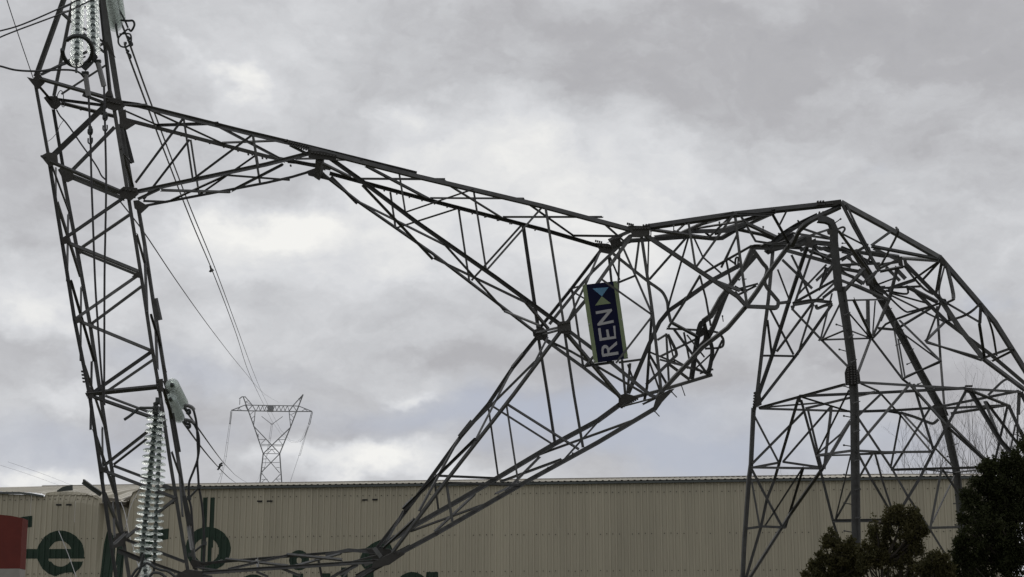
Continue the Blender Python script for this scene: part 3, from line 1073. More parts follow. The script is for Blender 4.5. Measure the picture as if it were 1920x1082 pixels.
for line in DATA.strip().splitlines():
    t = line.split()
    crop, kd, dl, w = t[0], t[1], t[2], float(t[3])
    pts = [rd(crop, k, dl) for k in t[4:]]
    dj = random.uniform(-.03, .03)
    p3 = [P(x, y, d + dj) for x, y, d in pts]
    wm = w * 0.97 * pts[0][2] / F_PX
    if kd == 'w': p3 = smooth_path(p3, 4)
    th = max(0.007, wm * 0.11)
    a = wm * 0.5
    q = [(-a, 0), (a, 0), (a, th), (-a + th, th), (-a + th, wm * .9), (-a, wm * .9)]      # rolled angle section
    if random.random() < .5: q = [(-x, y) for x, y in q][::-1]
    # tilt set for tone: near bars face up to lighten, far ones down to darken
    zz = {'n': (-.65, .05), 'F': (-.3, .1), 'k': (-.3, .2), 'q': (-.7, 0), 'p': (-.7, 0), 'i': (-.7, .3), 'L': (-.3, .5), 'R': (-.3, .4)}.get(dl, (.1, .9))
    nrm = Vector((random.uniform(-.5, .5), 1.0, random.uniform(*zz)))
    if random.random() < .4: q = [(x, -y) for x, y in q][::-1]
    m_ = MB(); m_.sweep(p3, q, nrm); m_.build(KIND[kd], M_STEEL, pyl)

# gusset plates: crop, layer, outline
GUS = [('c1', 'n', '300,865 370,885 430,815 500,900 500,930 430,1000 400,990'), ('c1', 'n', '1150,470 1210,470 1300,650 1230,600'),
       ('c1', 'n', '1170,1075 1225,1000 1265,1085'), ('c2', 'f', '490,20 520,0 640,0 690,90 630,150 580,140'), ('c2', 'n', '455,675 540,630 640,650 650,750 555,800'),
       ('c2', 'f', '650,830 700,790 820,830 825,940 760,970 720,960'), ('c2', 'n', '1165,70 1200,10 1330,30 1380,60 1400,120 1290,170 1210,140'),
       ('c2', 'f', '1340,170 1410,150 1420,240 1530,310 1420,380 1345,340'), ('d1', 'n', '160,830 215,790 320,800 330,850 270,900 210,880'), ('d1', 'f', '290,900 330,895 410,945 350,1000 300,960'),
       ('c3', 'n', '330,655 410,610 420,690 350,710'), ('c3', 'f', '500,740 540,730 575,790 540,820'), ('c3', 'n', '1120,1075 1190,1010 1230,1060 1220,1090'),
       ('c4', 'n', '475,460 540,440 570,495 500,520'), ('c4', 'f', '630,510 690,505 695,560 650,575'), ('c4', 'n', '1300,825 1350,795 1375,820 1360,865'),
       ('c5', 'n', '250,320 320,310 340,400 265,405'), ('c5', 'n', '1030,190 1110,180 1115,330 1045,320'), ('c5', 'f', '1110,205 1200,200 1225,320 1150,330'),
       ('c6', 'n', '315,75 385,80 375,125 325,120'), ('c6', 'f', '475,685 580,660 590,720 530,800 440,825 430,790'), ('c6', 'n', '1010,1070 1120,1010 1260,1030 1270,1100 1020,1100'),
       ('c6', 'f', '1150,950 1170,920 1250,940 1240,990 1180,1000'),
       ('d2', 'n', '640,335 780,345 920,380 920,440 700,420 640,405'), ('d2', 'f', '620,545 720,510 800,560 850,640 640,590'), ('d2', 'f', '780,480 810,490 810,540 780,530'),
       ('e1', 'n', '420,340 640,345 640,430 560,460 470,460'), ('e1', 'f', '90,515 220,525 270,550 270,600 230,630 140,612'), ('e1', 'm', '230,495 330,460 360,520 340,545 250,545'),
       ('d5', 'n', '780,235 915,222 930,340 880,360 790,352'), ('d5', 'f', '530,320 640,290 690,340 680,410 600,425 540,380'),
       ('e2', 'n', '590,920 700,860 745,850 690,910 580,1030 565,1005'), ('e2', 'f', '270,910 330,890 400,910 440,930 290,1020 270,990'),
       ('d7', 'f', '250,800 380,795 480,800 545,830 560,880 420,960 330,940'), ('d7', 'n', '320,930 520,830 600,830 640,850 480,960 300,1000'),
       ('e5', 'F', '1340,800 1410,770 1470,870 1482,972 1330,990 1320,860'), ('e7', 'L', '295,190 355,170 370,320 300,350'), ('e7', 'p', '725,235 765,215 770,300 725,290'),
       ('e8', 'B', '680,340 760,290 820,320 860,430 770,440'), ('e8', 'q', '1020,150 1100,148 1105,185 1060,202 1020,185'), ('e8', 'q', '440,105 470,85 475,120'),
       ('e3', 'n', '1040,105 1280,75 1282,115 1210,145 1040,152'), ('e3', 'f', '480,560 600,500 620,600 545,635'), ('e3', 'o', '930,470 985,460 1000,570 930,560'),
       ('e3', 'm', '980,490 1025,468 1030,500 990,520'), ('e3', 'f', '1440,650 1500,640 1590,830 1640,900 1600,960 1540,950 1500,800'), ('e3', 'F', '1140,400 1160,370 1195,385 1195,440 1150,430'),
       ('e3', 'f', '525,600 570,545 640,560 600,610 545,635'), ('e3', 'f', '640,480 760,440 800,470 720,520 650,530'), ('e3', 'f', '800,500 930,465 940,540 860,560'), ('e3', 'f', '1140,560 1190,510 1200,600'), ('e4', 'i', '505,500 545,495 560,590 520,580'), ('e4', 'm', '560,525 590,530 605,585 570,575'), ('e4', 'n', '905,505 930,505 955,560 930,575 900,550'), ('e4', 'i', '350,560 300,600 330,640 350,630'),
       ('e4', 'm', '900,885 935,885 935,930 905,930'), ('e6', 'f', '130,380 170,350 210,400 190,420'), ('e2', 'f', '1000,350 1050,360 1060,400 1010,480 980,470'), ('e2', 'f', '935,360 990,330 1010,390 940,430')]
for crop, l, s in GUS:
    pl = []
    for k in s.split():
        x, y, d = rd(crop, k, l); pl.append(P(x, y, d - 0.045))
    m_ = MB(); m_.prism(pl, (0.0, 0.024, 0.004)); m_.build('gusset_plate', M_PLATE, pyl)
# the short stub column between the two arm heads
m_ = MB(); m_.sweep([P(600, 298, 25), P(597, 331, 26.4)], [(-.05, -.05), (.05, -.05), (.05, .05), (-.05, .05)], (0, 1, 0)); m_.build('brace', M_STEEL, pyl)

# step bolts on the legs
STEP = [('e5', 'F', '1240,372 1295,390'), ('e5', 'F', '1318,275 1375,245'), ('e5', 'F', '1270,625 1335,642'), ('e5', 'F', '1365,502 1410,474'), ('e5', 'F', '1388,752 1440,725'),
        ('e5', 'F', '1315,995 1372,1017'), ('e7', 'F', '1308,298 1367,284'), ('e7', 'F', '1208,433 1272,446'), ('e7', 'F', '1308,594 1367,576'), ('e7', 'F', '1208,730 1272,740'), ('e7', 'F', '1318,886 1365,876'),
        ('e7', 'F', '1210,1028 1272,1042'), ('g1', 'F', '1308,208 1358,190'), ('g1', 'F', '1200,340 1272,352'), ('g1', 'F', '1308,492 1362,480'), ('g1', 'F', '1202,620 1275,632'),
        ('e6', 'B', '350,115 390,97'), ('e6', 'B', '465,332 507,314'), ('e6', 'B', '440,472 482,454'), ('e6', 'B', '575,527 612,508'), ('e6', 'B', '550,663 592,645'), ('e6', 'B', '660,866 702,848'),
        ('e8', 'B', '910,725 955,712'), ('e8', 'B', '850,845 890,850'), ('g2', 'B', '825,410 850,408'), ('g2', 'B', '838,605 865,610'),
        ('e3', 'i', '1060,210 1040,245'), ('e3', 'i', '1100,208 1102,260'), ('e3', 'F', '1272,278 1215,318'), ('e3', 'i', '850,296 895,325'), ('e3', 'i', '755,376 820,362'), ('e3', 'n', '492,360 490,425'), ('e3', 'i', '655,424 695,445'),
        ('e1', 'n', '883,348 882,402'), ('e1', 'n', '1115,340 1114,375'), ('e1', 'n', '1346,312 1345,345'), ('e1', 'n', '652,400 651,445'), ('e2', 'n', '720,880 762,924'), ('e2', 'f', '800,820 832,912'), ('e2', 'n', '578,1045 615,1085'),
        ('e3', 'i', '250,890 262,880'), ('e3', 'n', '300,885 320,882'), ('e5', 'f', '80,290 87,340'), ('e3', 'f', '1300,520 1360,520'), ('e3', 'f', '1165,648 1200,672')]
m_ = MB()
for crop, l, s in STEP:
    (x0, y0, d0), (x1, y1, d1) = [rd(crop, k, l) for k in s.split()]
    m_ = MB(); a, b_ = P(x0, y0, d0 - .12), P(x1, y1, d1 - .05)
    m_.tube([a, b_], 0.0085, 5)
    m_.tube([a, a + (a - b_).normalized() * .02], 0.015, 6)
    m_.build('step_bolt', M_STEEL, pyl)
# rows of bolt heads and nuts standing proud of the splices
m_ = MB()
def bolts(crop, l, x0, y0, x1, y1, n, r=.012):
    for i in range(n):
        t = i / max(1, n - 1)
        k = '%f,%f' % (x0 + (x1 - x0) * t, y0 + (y1 - y0) * t)
        x, y, d = rd(crop, k, l); m_.box(P(x, y, d - .05), r, .03, r)
for a in (('e1', 'n', 415, 322, 470, 335, 4), ('e1', 'n', 575, 340, 632, 332, 3), ('e1', 'f', 92, 497, 150, 510, 4), ('e1', 'n', 480, 375, 620, 370, 6), ('e1', 'f', 130, 545, 250, 560, 5), ('d2', 'n', 440, 255, 640, 300, 9), ('d2', 'n', 470, 290, 640, 330, 8),
          ('d2', 'n', 680, 360, 900, 395, 8), ('d1', 'f', 330, 300, 1330, 570, 10), ('d2', 'f', 30, 375, 460, 490, 4), ('d3', 'f', 110, 200, 1640, 600, 13), ('d4', 'f', 60, 140, 320, 210, 3),
          ('e2', 'f', 300, 1010, 430, 940, 9), ('e3', 'n', 1045, 100, 1100, 97, 3), ('e3', 'n', 1045, 128, 1105, 126, 4), ('e3', 'n', 1135, 122, 1190, 118, 4), ('e5', 'F', 1350, 800, 1350, 970, 8), ('e5', 'F', 1378, 790, 1385, 970, 8), ('e5', 'F', 1410, 795, 1420, 965, 8),
          ('e5', 'F', 1440, 850, 1450, 960, 5), ('d6', 'n', 1480, 595, 1230, 740, 3), ('d6', 'n', 1110, 812, 730, 1030, 4), ('d7', 'n', 1585, 270, 570, 850, 9), ('c5', 'n', 205, 100, 222, 215, 4), ('c5', 'f', 1125, 30, 1145, 100, 4), ('c5', 'n', 1050, 210, 1060, 310, 4),
          ('d5', 'n', 800, 260, 910, 240, 4), ('d5', 'n', 805, 330, 905, 320, 4), ('d5', 'f', 550, 340, 660, 350, 4), ('e7', 'L', 295, 200, 285, 340, 6), ('e8', 'q', 1035, 130, 1090, 130, 4), ('e8', 'q', 1040, 165, 1080, 175, 3),
          ('c2', 'n', 470, 680, 500, 690, 2), ('c2', 'f', 905, 150, 910, 150, 1), ('c2', 'n', 1220, 60, 1350, 90, 5), ('c3', 'n', 1020, 90, 1150, 110, 4)):
    bolts(*a)
bo = m_.build('splice_bolts', M_PLATE, pyl); bo['kind'] = 'stuff'

# ------------------------------------------------------------------ sign hung in the wreck
SD = 24.92
def sp(cx, cy): return P(1060 + cx / 5.407, 500 + cy / 5.407, SD)
sg = thing('sign', 'narrow navy sign reading REN with green edges hung sideways in the wreck', 'sign', sp(400, 560))
def flatp(name, polys, mat, off, thick, parent=sg):
    m_ = MB()
    for q in polys: m_.prism([sp(*k) + Vector((0, off, 0)) for k in q], (0, thick, 0))
    return m_.build(name, mat, parent)
flatp('sign_board', [[(212, 181), (487, 149), (598, 935), (330, 972)]], M_NAVY, 0, .02)
flatp('edge_strip', [[(172, 185), (213, 181), (331, 972), (290, 976)]], M_SAGE, -.002, .022)
flatp('edge_strip', [[(486, 149), (525, 144), (637, 929), (597, 935)]], M_SAGE, -.002, .022)
flatp('emblem_triangle', [[(275, 222), (438, 208), (370, 301)]], M_SKYB, -.003, .003)
flatp('emblem_triangle', [[(370, 301), (462, 373), (301, 395)]], M_SAGE, -.003, .003)
flatp('letter', [[(307, 455), (408, 437), (470, 427), (474, 447), (377, 566), (487, 541), (491, 568), (328, 600), (324, 581), (425, 462), (311, 482)]], M_SILVER, -.003, .003)
flatp('letter', [[(344, 728), (512, 703), (516, 728), (348, 754)], [(331, 626), (355, 622), (371, 724), (344.3, 728)], [(412, 640), (435, 636), (450, 712), (423, 716)], [(484, 602), (506, 598), (511.8, 703), (497, 705)]], M_SILVER, -.003, .003)
bowl = [(368, 886), (365, 842), (372, 812), (392, 795), (414, 795), (432, 806), (441, 826), (521, 756), (526, 788), (447, 853), (449, 874), (536, 861), (540, 890), (378, 916)]
flatp('letter', [bowl], M_SILVER, -.003, .003)
flatp('letter_gap', [[(390, 884), (388, 850), (394, 830), (407, 825), (419, 834), (424, 850), (427, 878)]], M_NAVY, -.0045, .002)
for cx, cy in ((180, 192), (517, 156), (241, 583), (570, 535), (297, 957), (628, 912), (505, 955), (390, 150)):
    m_ = MB(); m_.box(sp(cx, cy) + Vector((0, -.006, 0)), .009, .006, .009); m_.build('sign_bolt', M_SILVER, sg)

# ------------------------------------------------------------------ glass insulator strings
def lathe(prof, n):
    m_ = MB()
    for r, z in prof: m_.v += [Vector((r * math.cos(2 * math.pi * k / n), r * math.sin(2 * math.pi * k / n), z)) for k in range(n)]
    L = len(prof)
    m_.f = [(i * n + k, i * n + (k + 1) % n, ((i + 1) % L) * n + (k + 1) % n, ((i + 1) % L) * n + k) for i in range(L) for k in range(n)]
    return m_
# bell with ribs underneath, axis +z up the string, radius 1
DP = [(.30, .17), (.55, .14), (.80, .08), (.95, .00), (1.0, -.07), (.97, -.15), (.88, -.10), (.80, -.04), (.74, -.15), (.68, -.04), (.58, .0), (.52, -.10), (.46, .0), (.30, .04)]
dm = lathe(DP, 22); ME_DISC = mesh('glass_disc', dm.v, [f[::-1] for f in dm.f], True); ME_DISC.materials.append(M_GLASS)
ME_DISC2 = ME_DISC.copy(); ME_DISC2.name = 'green_glass_disc'; ME_DISC2.materials[0] = M_GLASS2
cm = lathe([(.001, .38), (.20, .38), (.30, .30), (.34, .14), (.34, -.02), (.20, -.10), (.13, -.2), (.001, -.2)], 12)
ME_CAP = mesh('cap', cm.v, [f[::-1] for f in cm.f], True); ME_CAP.materials.append(M_CAP)
def string(a, b, n, rad, label, tilt=0.0, group='glass insulator strings on the wreck'):
    """string of n discs from a (top) to b"""
    root = thing('insulator_string', label, 'insulator', b, group)
    ax = (a - b).normalized()
    q = Vector((0, 0, 1)).rotation_difference(ax)
    pitch = (a - b).length / max(1, n - 1)
    for i in range(n):
        p = b + ax * (pitch * i)
        s = rad
        jit = Matrix.Rotation(random.uniform(-.05, .05) + tilt, 4, 'X') @ Matrix.Rotation(random.uniform(-.05, .05), 4, 'Y')
        Mx = Matrix.Translation(p) @ q.to_matrix().to_4x4() @ jit @ Matrix.Diagonal((s, s, s, 1))
        d = bpy.data.objects.new('disc', ME_DISC2 if 'greenish' in label else ME_DISC); COL.objects.link(d); d.parent = root
        d.matrix_local = Matrix.Translation(-root.location) @ Mx
        c = bpy.data.objects.new('cap', ME_CAP); COL.objects.link(c); c.parent = d
        kz = pitch / s / .56
        c.matrix_local = Matrix.Diagonal((1, 1, kz, 1))
    m_ = MB(); m_.tube([b - ax * .22, a + ax * .2], .018, 6); m_.build('pin', M_IRON, root)
    return root
def strpix(x0, y0, d0, x1, y1, d1, n, dpx, label, tilt=0.0):
    return string(P(x0, y0, d0), P(x1, y1, d1), n, dpx * 0.5 * (d0 + d1) * .5 / F_PX, label, tilt)
s1 = strpix(147, -20, 24.6, 143.5, 114, 23.9, 13, 25, 'left one of the clear glass strings inside the top left mast, passing through the ring', -.34)
s2 = strpix(172.5, -20, 24.9, 175.5, 94, 24.3, 11, 25, 'right one of the clear glass strings inside the top left mast, above the yoke plate', -.34)
s3 = strpix(197, -40, 26.0, 216, 47, 29.0, 17, 27, 'nearer greenish glass string behind the top right of the left mast')
s4 = strpix(212, -45, 27.6, 224, 34, 30.5, 17, 24, 'second greenish glass string half hidden behind the top right of the left mast')
s5 = strpix(293, 773, 24.5, 266.5, 1034, 24.4, 23, 35, 'longest clear glass string hanging at the lower left, nearer of the pair', -.24)
s6 = strpix(300, 786, 25.1, 289.5, 1048, 25.0, 23, 29, 'clear glass string close behind the long hanging one at the lower left', -.24)
s7 = strpix(323, 722, 26.2, 342, 757, 29.6, 22, 24, 'upper greenish glass string seen nearly end on beside the left mast')
s8 = strpix(320, 749, 26.0, 336, 783, 29.2, 21, 22, 'lower greenish glass string seen nearly end on beside the left mast')
s9 = strpix(271, 1057, 24.4, 277, 1120, 24.0, 6, 25, 'broken string of glass discs lowest at the left under the hanging pair')

# fittings at the string ends
def fit(name, label, cat, parts, loc, group=None):
    t = thing(name, label, cat, loc, group)
    for nm, m_, mat in parts: m_.build(nm, mat, t)
    return t
a = MB(); cx, cy, rr = 145.2, 95.5, 28.2
a.tube([P(cx + rr * math.cos(t), cy + rr * math.sin(t) * 1.0, 23.95 + .25 * math.sin(t)) for t in [(-2.35 + 0.16 * k) for k in range(36)]], .034, 7)
b = MB(); b.prism([P(x / 6, y / 6, 24.1) for x, y in ((890, 735), (1030, 690), (1060, 570), (1098, 640), (1030, 720), (957, 795))], (0, .03, 0))
fit('arcing_ring', 'dark ring with a triangular yoke plate at the foot of the top left glass strings', 'ring', [('ring', a, M_IRON), ('yoke_plate', b, M_IRON)], P(150, 120, 24.1))
a = MB(); a.tube(smooth_path([P(x, y, 24.3) for x, y in ((233, 787), (246, 778), (260, 766), (270, 765), (290, 765))], 3), .022, 6)
b = MB(); b.tube([P(x, y, 24.4) for x, y in ((297, 754), (290, 757), (291, 762), (294, 764), (292, 770))], .03, 6)
c = MB(); c.box(P(297, 752, 24.45), .035, .05, .05); c.box(P(292.5, 769, 24.45), .045, .04, .06)
fit('arcing_horn', 'bent dark arcing horn and clevis on top of the longest hanging glass string', 'fitting', [('horn', a, M_IRON), ('clevis', b, M_IRON), ('hinge', c, M_IRON)], P(290, 765, 24.4))
for (lst, lab) in ((((345, 761), (352, 760.5), (360, 764), (364, 769)), 'upper curved grip where the jumper leaves the end on glass strings'),
                   (((345, 787), (354, 788.5), (361, 791), (366, 796)), 'lower curved grip where the jumper leaves the end on glass strings')):
    a = MB(); a.tube(smooth_path([P(x, y, 29.0) for x, y in lst], 3), .035, 7)
    x, y = lst[0]
    b = MB(); b.tube(smooth_path([P(x + dx, y + dy, 28.9) for dx, dy in ((0, 3), (6, 8), (10, 8), (11, 13), (8, 15), (5, 12))], 3), .026, 6)
    fit('dead_end_clamp', lab, 'fitting', [('sleeve', a, M_SOCK), ('hook', b, M_IRON)], P(x, y, 29))

# hanging earth straps with hooks inside the mast
def wire(label, pts, dia, mat=M_CABLE, name='cable', cat='cable', group=None, sub=6, n=6):
    m_ = MB(); m_.tube(smooth_path([P(x, y, d) for x, y, d in pts], sub), dia / 2, n)
    return tag(m_.build(name, mat), label, cat, group)
def inv(p0, p1, mids):
    """pixel points between two depths: along a straight span 1/d grows evenly"""
    q = [Vector((p0[0], p0[1], 0))] + [Vector((x, y, 0)) for x, y in mids] + [Vector((p1[0], p1[1], 0))]
    q = smooth_path(q, 6); L = [0.0]
    for a, b in zip(q[:-1], q[1:]): L.append(L[-1] + (b - a).length)
    return [(v.x, v.y, 1 / ((1 - l / L[-1]) / p0[2] + l / L[-1] / p1[2])) for v, l in zip(q, L)]
for k, (top, pts, hooks, lab) in enumerate((
        (((160, 139), (166, 180)), ((166, 180), (169, 240), (171.5, 340), (174, 408), (178, 520), (183, 603), (190, 700), (196, 760)), ((169, 245, 262),), 'left hanging conductor tail with a grey socket inside the leaning mast'),
        (((183, 117), (187, 130), (195, 162)), ((195, 162), (197, 240), (199, 340), (197.5, 440), (196, 520), (195.5, 700), (195, 758)), ((197, 218, 238),), 'right hanging conductor tail with a grey socket inside the leaning mast'))):
    t = thing('conductor_tail', lab, 'cable', P(*top[0], 24.2))
    a = MB(); a.tube([P(x, y, 24.2) for x, y in top], .04, 7); a.build('socket', M_SOCK, t)
    a = MB(); a.tube(smooth_path([P(x, y, 24.25) for x, y in pts], 5), .016, 6); a.build('strand', M_CABLE, t)
    for hx, y0, y1 in hooks:
        a = MB()
        for yy in (y0, y1):
            a.tube(smooth_path([P(hx - 3.5, yy - 3, 24.2), P(hx - 3.5, yy + 5, 24.2), P(hx + 1, yy + 8, 24.2), P(hx + 4, yy + 4, 24.2), P(hx + 4, yy - 4, 24.2)], 3), .012, 5)
        a.box(P(hx, y0 - 2, 24.2), .025, .02, .05); a.build('hook', M_IRON, t)
    a = MB(); a.box(P(top[0][0], top[0][1] - 2, 24.2), .05, .03, .02); a.build('flange', M_IRON, t)

wire('upper of the two thick cables at the top left running off to the left', [(-40, 67, 24), (0, 58, 24), (30, 50, 24), (60, 38.5, 24), (108, 17.5, 24), (140, 3, 24.2), (170, -14, 24.4)], .024)
wire('lower of the two thick cables at the top left running off to the left', [(-40, 90, 24), (0, 70, 24), (32, 57, 24), (60, 46.5, 24), (107, 29, 24), (135, 18, 24.2), (180, -4, 24.4)], .024)
wire('sagging cable looping from the left edge to the grey socket under the ring', [(-30, 118, 23.8), (0, 124, 23.8), (30, 131.5, 23.8), (70, 133.5, 23.8), (110, 131, 23.9), (137, 132, 24), (150, 137, 24.1), (157, 145, 24.2)], .030)
wire('second sagging cable crossing the mast under the ring', [(70, 134, 24), (95, 129.5, 24), (120, 121, 24.1), (140, 114, 24.2), (160, 106, 24.3)], .026)
wire('thin earth wire coming down from the top left corner to the mast tip', [(5, -30, 24), (13, 0, 24), (36, 70, 24.4), (62, 146, 24.9)], .014, name='earth_wire', cat='wire')
wire('twisted frayed strand hanging slack inside the upper mast', [(106, 206, 26), (113, 218, 26), (123, 229, 26), (137, 248, 26), (152, 270, 26), (170, 295, 26), (183, 315, 26), (190, 329, 26), (198, 337, 26)], .026, name='frayed_strand', cat='wire')
wire('fine loose wire curving beside the left corner of the mast', [(90, 265, 25.2), (98, 259, 25.4), (107, 248, 25.6), (112, 236, 25.8), (119, 226, 26)], .010, name='loose_wire', cat='wire')
wire('curled wire end at the second left corner plate of the mast', [(104, 193, 26), (108, 178, 25.9), (113, 170, 25.9), (118, 174, 25.9), (119, 186, 25.9), (116, 198, 26), (120, 200, 26), (121, 190, 26)], .014, name='loose_wire', cat='wire')
wire('thin straight wire leaving the mast towards the far tower', inv((224, 376, 26.5), (523, 755, 400), ((268, 433), (325, 518), (380, 596), (430, 662), (461, 700), (479, 722), (498, 740))), .024, name='earth_wire', cat='wire', sub=1)
# long spans to the far tower
far1 = inv((236, 80, 29), (510, 790, 380), ((243, 110), (345, 380), (399, 510), (440, 618), (467, 700))) + [(529, 817, 388), (545, 829, 394), (557, 830, 398), (568, 824, 400), (577, 800, 400)]
far2 = inv((227, 42, 29), (505, 765, 380), ((244, 85), (278, 180), (350, 372), (404, 505), (476, 700))) + [(526, 806, 388), (545, 826, 394), (557, 828, 398), (566, 822, 400), (577, 797, 400)]
sp1 = wire('left of the two parallel conductors sweeping down to the far tower', far1, .040, name='conductor', cat='conductor', sub=1)
sp2 = wire('right of the two parallel conductors sweeping down to the far tower', far2, .040, name='conductor', cat='conductor', sub=1)
a = MB(); a.tube([P(393, 510, 78), P(397, 504, 78), P(400, 508, 78)], .055, 6); a.tube([P(394, 498, 78), P(397, 510, 78)], .045, 6)
tag(a.build('spacer', M_IRON), 'dark spacer clamp halfway down the two parallel conductors', 'spacer')
far3 = inv((345, 765, 29.5), (440, 890, 200), ((378, 812), (413, 860))) + [(455, 900.5, 260), (466, 906.5, 330), (476, 907.5, 370), (484, 899, 395), (488, 888, 400)]
far4 = inv((343, 791, 29.5), (447, 909, 220), ((368, 826), (395, 860), (425, 892)))
wire('upper conductor from the end on glass strings dropping behind the roof', far3, .040, name='conductor', cat='conductor', sub=1)
wire('lower conductor from the end on glass strings dropping behind the roof', far4 + [(470, 930, 300)], .040, name='conductor', cat='conductor', sub=1)
a = MB()
a.tube([P(408, 881, 62), P(412, 876, 62), P(412, 871, 62), P(417, 868, 62)], .04, 6); a.tube([P(409, 876, 62), P(417, 872, 62)], .032, 6)
tag(a.build('spacer', M_IRON), 'dark spacer clamp between the two conductors just above the warehouse roof', 'spacer')
# jumper loops at the lower mast
JD = 28.6
t = thing('jumper_loop', 'pair of slack jumper cables with spacer rods hanging in front of the warehouse', 'cable', P(370, 900, JD))
for pts in (((363, 769), (367, 785), (369, 800), (370.5, 830), (371, 858), (364, 880), (356, 900), (354, 912), (354.5, 935), (358, 950), (360, 975), (361.5, 1000), (362.5, 1020), (363, 1040)),
            ((364, 795), (370, 808), (373, 822), (373, 845), (370, 865), (371.5, 890), (373, 913), (377, 935), (380, 960), (382, 990), (382.5, 1015), (382, 1040), (381, 1082), (380, 1120))):
    a = MB(); a.tube(smooth_path([P(x, y, JD) for x, y in pts], 4), .021, 6); a.build('strand', M_CABLE, t)
for p, q in (((373.5, 913), (354.5, 934)), ((383.5, 1019), (357, 1040))):
    a = MB(); a.tube([P(*p, JD - .03), P(*q, JD - .03)], .02, 6)
    for w_ in (p, q): a.box(P(*w_, JD - .03), .035, .035, .035)
    a.build('spacer_rod', M_IRON, t)
# fittings tangle at the top right of the mast
t = thing('tension_fittings', 'tangle of dark clamps and loops hanging behind the top of the leaning mast', 'fitting', P(235, 60, 28.5))
for pts, r in ((((200, 0), (212, 8), (225, 22), (234, 38), (240, 52)), 0.018), (((210, 0), (214, 20), (217, 45), (220, 65), (222, 72)), 0.020), (((226, 38), (240, 39), (249, 39), (252, 47), (246, 58), (241, 54)), 0.020),
               (((240, 54), (233, 60), (226, 66), (222, 71)), 0.018), (((222, 70), (222, 80), (227, 87), (236, 88), (244, 83), (246, 75), (245, 66), (240, 63), (224, 64)), 0.017),
               (((238, 68), (243, 72), (240, 76), (246, 79), (248, 84), (245, 86)), 0.020), (((236, 93), (241, 96), (238, 99), (244, 103), (245, 108), (242, 109)), 0.020)):
    a = MB(); a.tube(smooth_path([P(x, y, 28.5) for x, y in pts], 4), r, 6); a.build('link', M_IRON, t)
# lines far away at the lower left, dropped strand over the lettering
for (p0, p1, lab) in (((-20, 866, 300), (122, 914, 420), 'leftmost hair thin distant line above the warehouse roof'), ((15, 866, 300), (150, 916, 420), 'right hair thin distant line above the warehouse roof')):
    wire(lab, inv(p0, p1, (((p0[0] + p1[0]) / 2, (p0[1] + p1[1]) / 2 - 1.5),)), .045, name='distant_line', cat='wire', sub=1)
wire('pale slack cord hanging across the green letter e', [(110, 996, 45), (118, 1015, 44), (128, 1040, 43), (136, 1062, 42), (143, 1083, 41), (150, 1110, 40)], .020, M_SOCK, name='cord', cat='cord')
wire('pale cord hanging out of the crushed roof edge beside the mast', [(227, 942, 60), (234, 962, 55), (243, 1005, 50), (252, 1035, 48), (262, 1075, 46), (266, 1110, 45)], .024, M_SOCK, name='cord', cat='cord')
wire('thin cord crossing the crushed roof edge beside the mast', [(262, 918, 60), (247, 945, 57), (236, 985, 55), (232, 1000, 55)], .02, M_SOCK, name='cord', cat='cord')
# bent armour rods under the hanging strings
for pts, lab in ((((245, 1084), (256, 1068), (266, 1062), (276, 1056), (290, 1064), (303, 1069), (314, 1071), (330, 1082)), 'upper curved dark rod tangled under the hanging glass strings'),
                 (((270, 1040), (265, 1058), (262, 1070), (250, 1088)), 'short steep dark rod tangled under the hanging glass strings'),
                 (((280, 1082), (288, 1074), (300, 1075), (310, 1082), (318, 1092)), 'low arched dark rod tangled under the hanging glass strings')):
    wire(lab, [(x, y, 24.2) for x, y in pts], .042, M_IRON, name='armour_rod', cat='rod')

# ------------------------------------------------------------------ the standing tower in the distance
FT = thing('transmission_tower', 'small distant lattice tower standing behind the warehouse roof', 'pylon', Vector((P(508, 900, 400).x, P(508, 900, 400).y, 0)))
def g3(x, y): return 400 + x / 4.917, 700 + y / 4.917
FAR = """chord 2 275,215 375,490
chord 2 375,490 460,740
leg 2.2 460,740 428,1025 405,1290
chord 2 828,195 710,500
chord 2 710,500 612,740
leg 2.2 612,740 632,1025 655,1290
brace 1.8 375,490 612,740
brace 1.8 710,500 460,740
chord 1.8 165,342 385,347 700,352 912,352
chord 1.6 165,342 295,292 360,294 545,297 735,300 790,303 912,352
brace 1.6 295,218 360,294 390,345
brace 1.6 828,195 735,298 698,350
brace 1.4 385,345 382,400 370,490
brace 1.4 698,350 712,490
horn 1.8 240,235 265,216 300,218
brace 1.2 245,240 243,290
brace 1.3 295,295 318,345
brace 1.3 360,296 318,345
brace 1.3 790,303 770,350
brace 1.3 735,300 770,350
brace 1 300,260 332,252
brace 1 345,285 295,262
brace 1 820,215 795,240
brace 1 812,225 762,262
brace 1 805,265 785,230
brace 1.2 460,740 612,742
brace 1.0 418,610 492,610
brace 1.0 440,655 640,660
brace 1.0 442,668 640,670
brace 1.0 590,612 665,610
brace 1.0 440,648 480,610
brace 1.0 640,660 600,610
brace 1.0 500,700 575,700
brace 1.0 505,735 540,700
brace 1.0 570,735 540,700
brace 1.6 445,910 612,742
brace 1.4 462,742 612,920
brace 1.2 445,920 525,1020
brace 1.2 618,930 530,1020
brace .9 455,825 610,822
brace .9 452,868 480,872
brace .9 580,868 612,870
brace .9 445,978 500,978
brace .9 575,975 622,975
brace .9 440,1010 480,975
brace .9 622,1012 580,978
brace .9 458,790 490,790
brace .9 335,385 372,350
brace .9 350,420 385,390
brace .9 362,455 382,430
brace .9 770,355 720,380
brace .9 745,410 705,375
brace .9 730,440 708,420
brace .9 395,540 420,590
brace .9 420,560 405,590
brace .9 690,560 665,600
brace 1 220,320 270,345
brace 1 250,310 220,343
brace 1 850,326 815,350
brace 1 830,318 870,350
"""
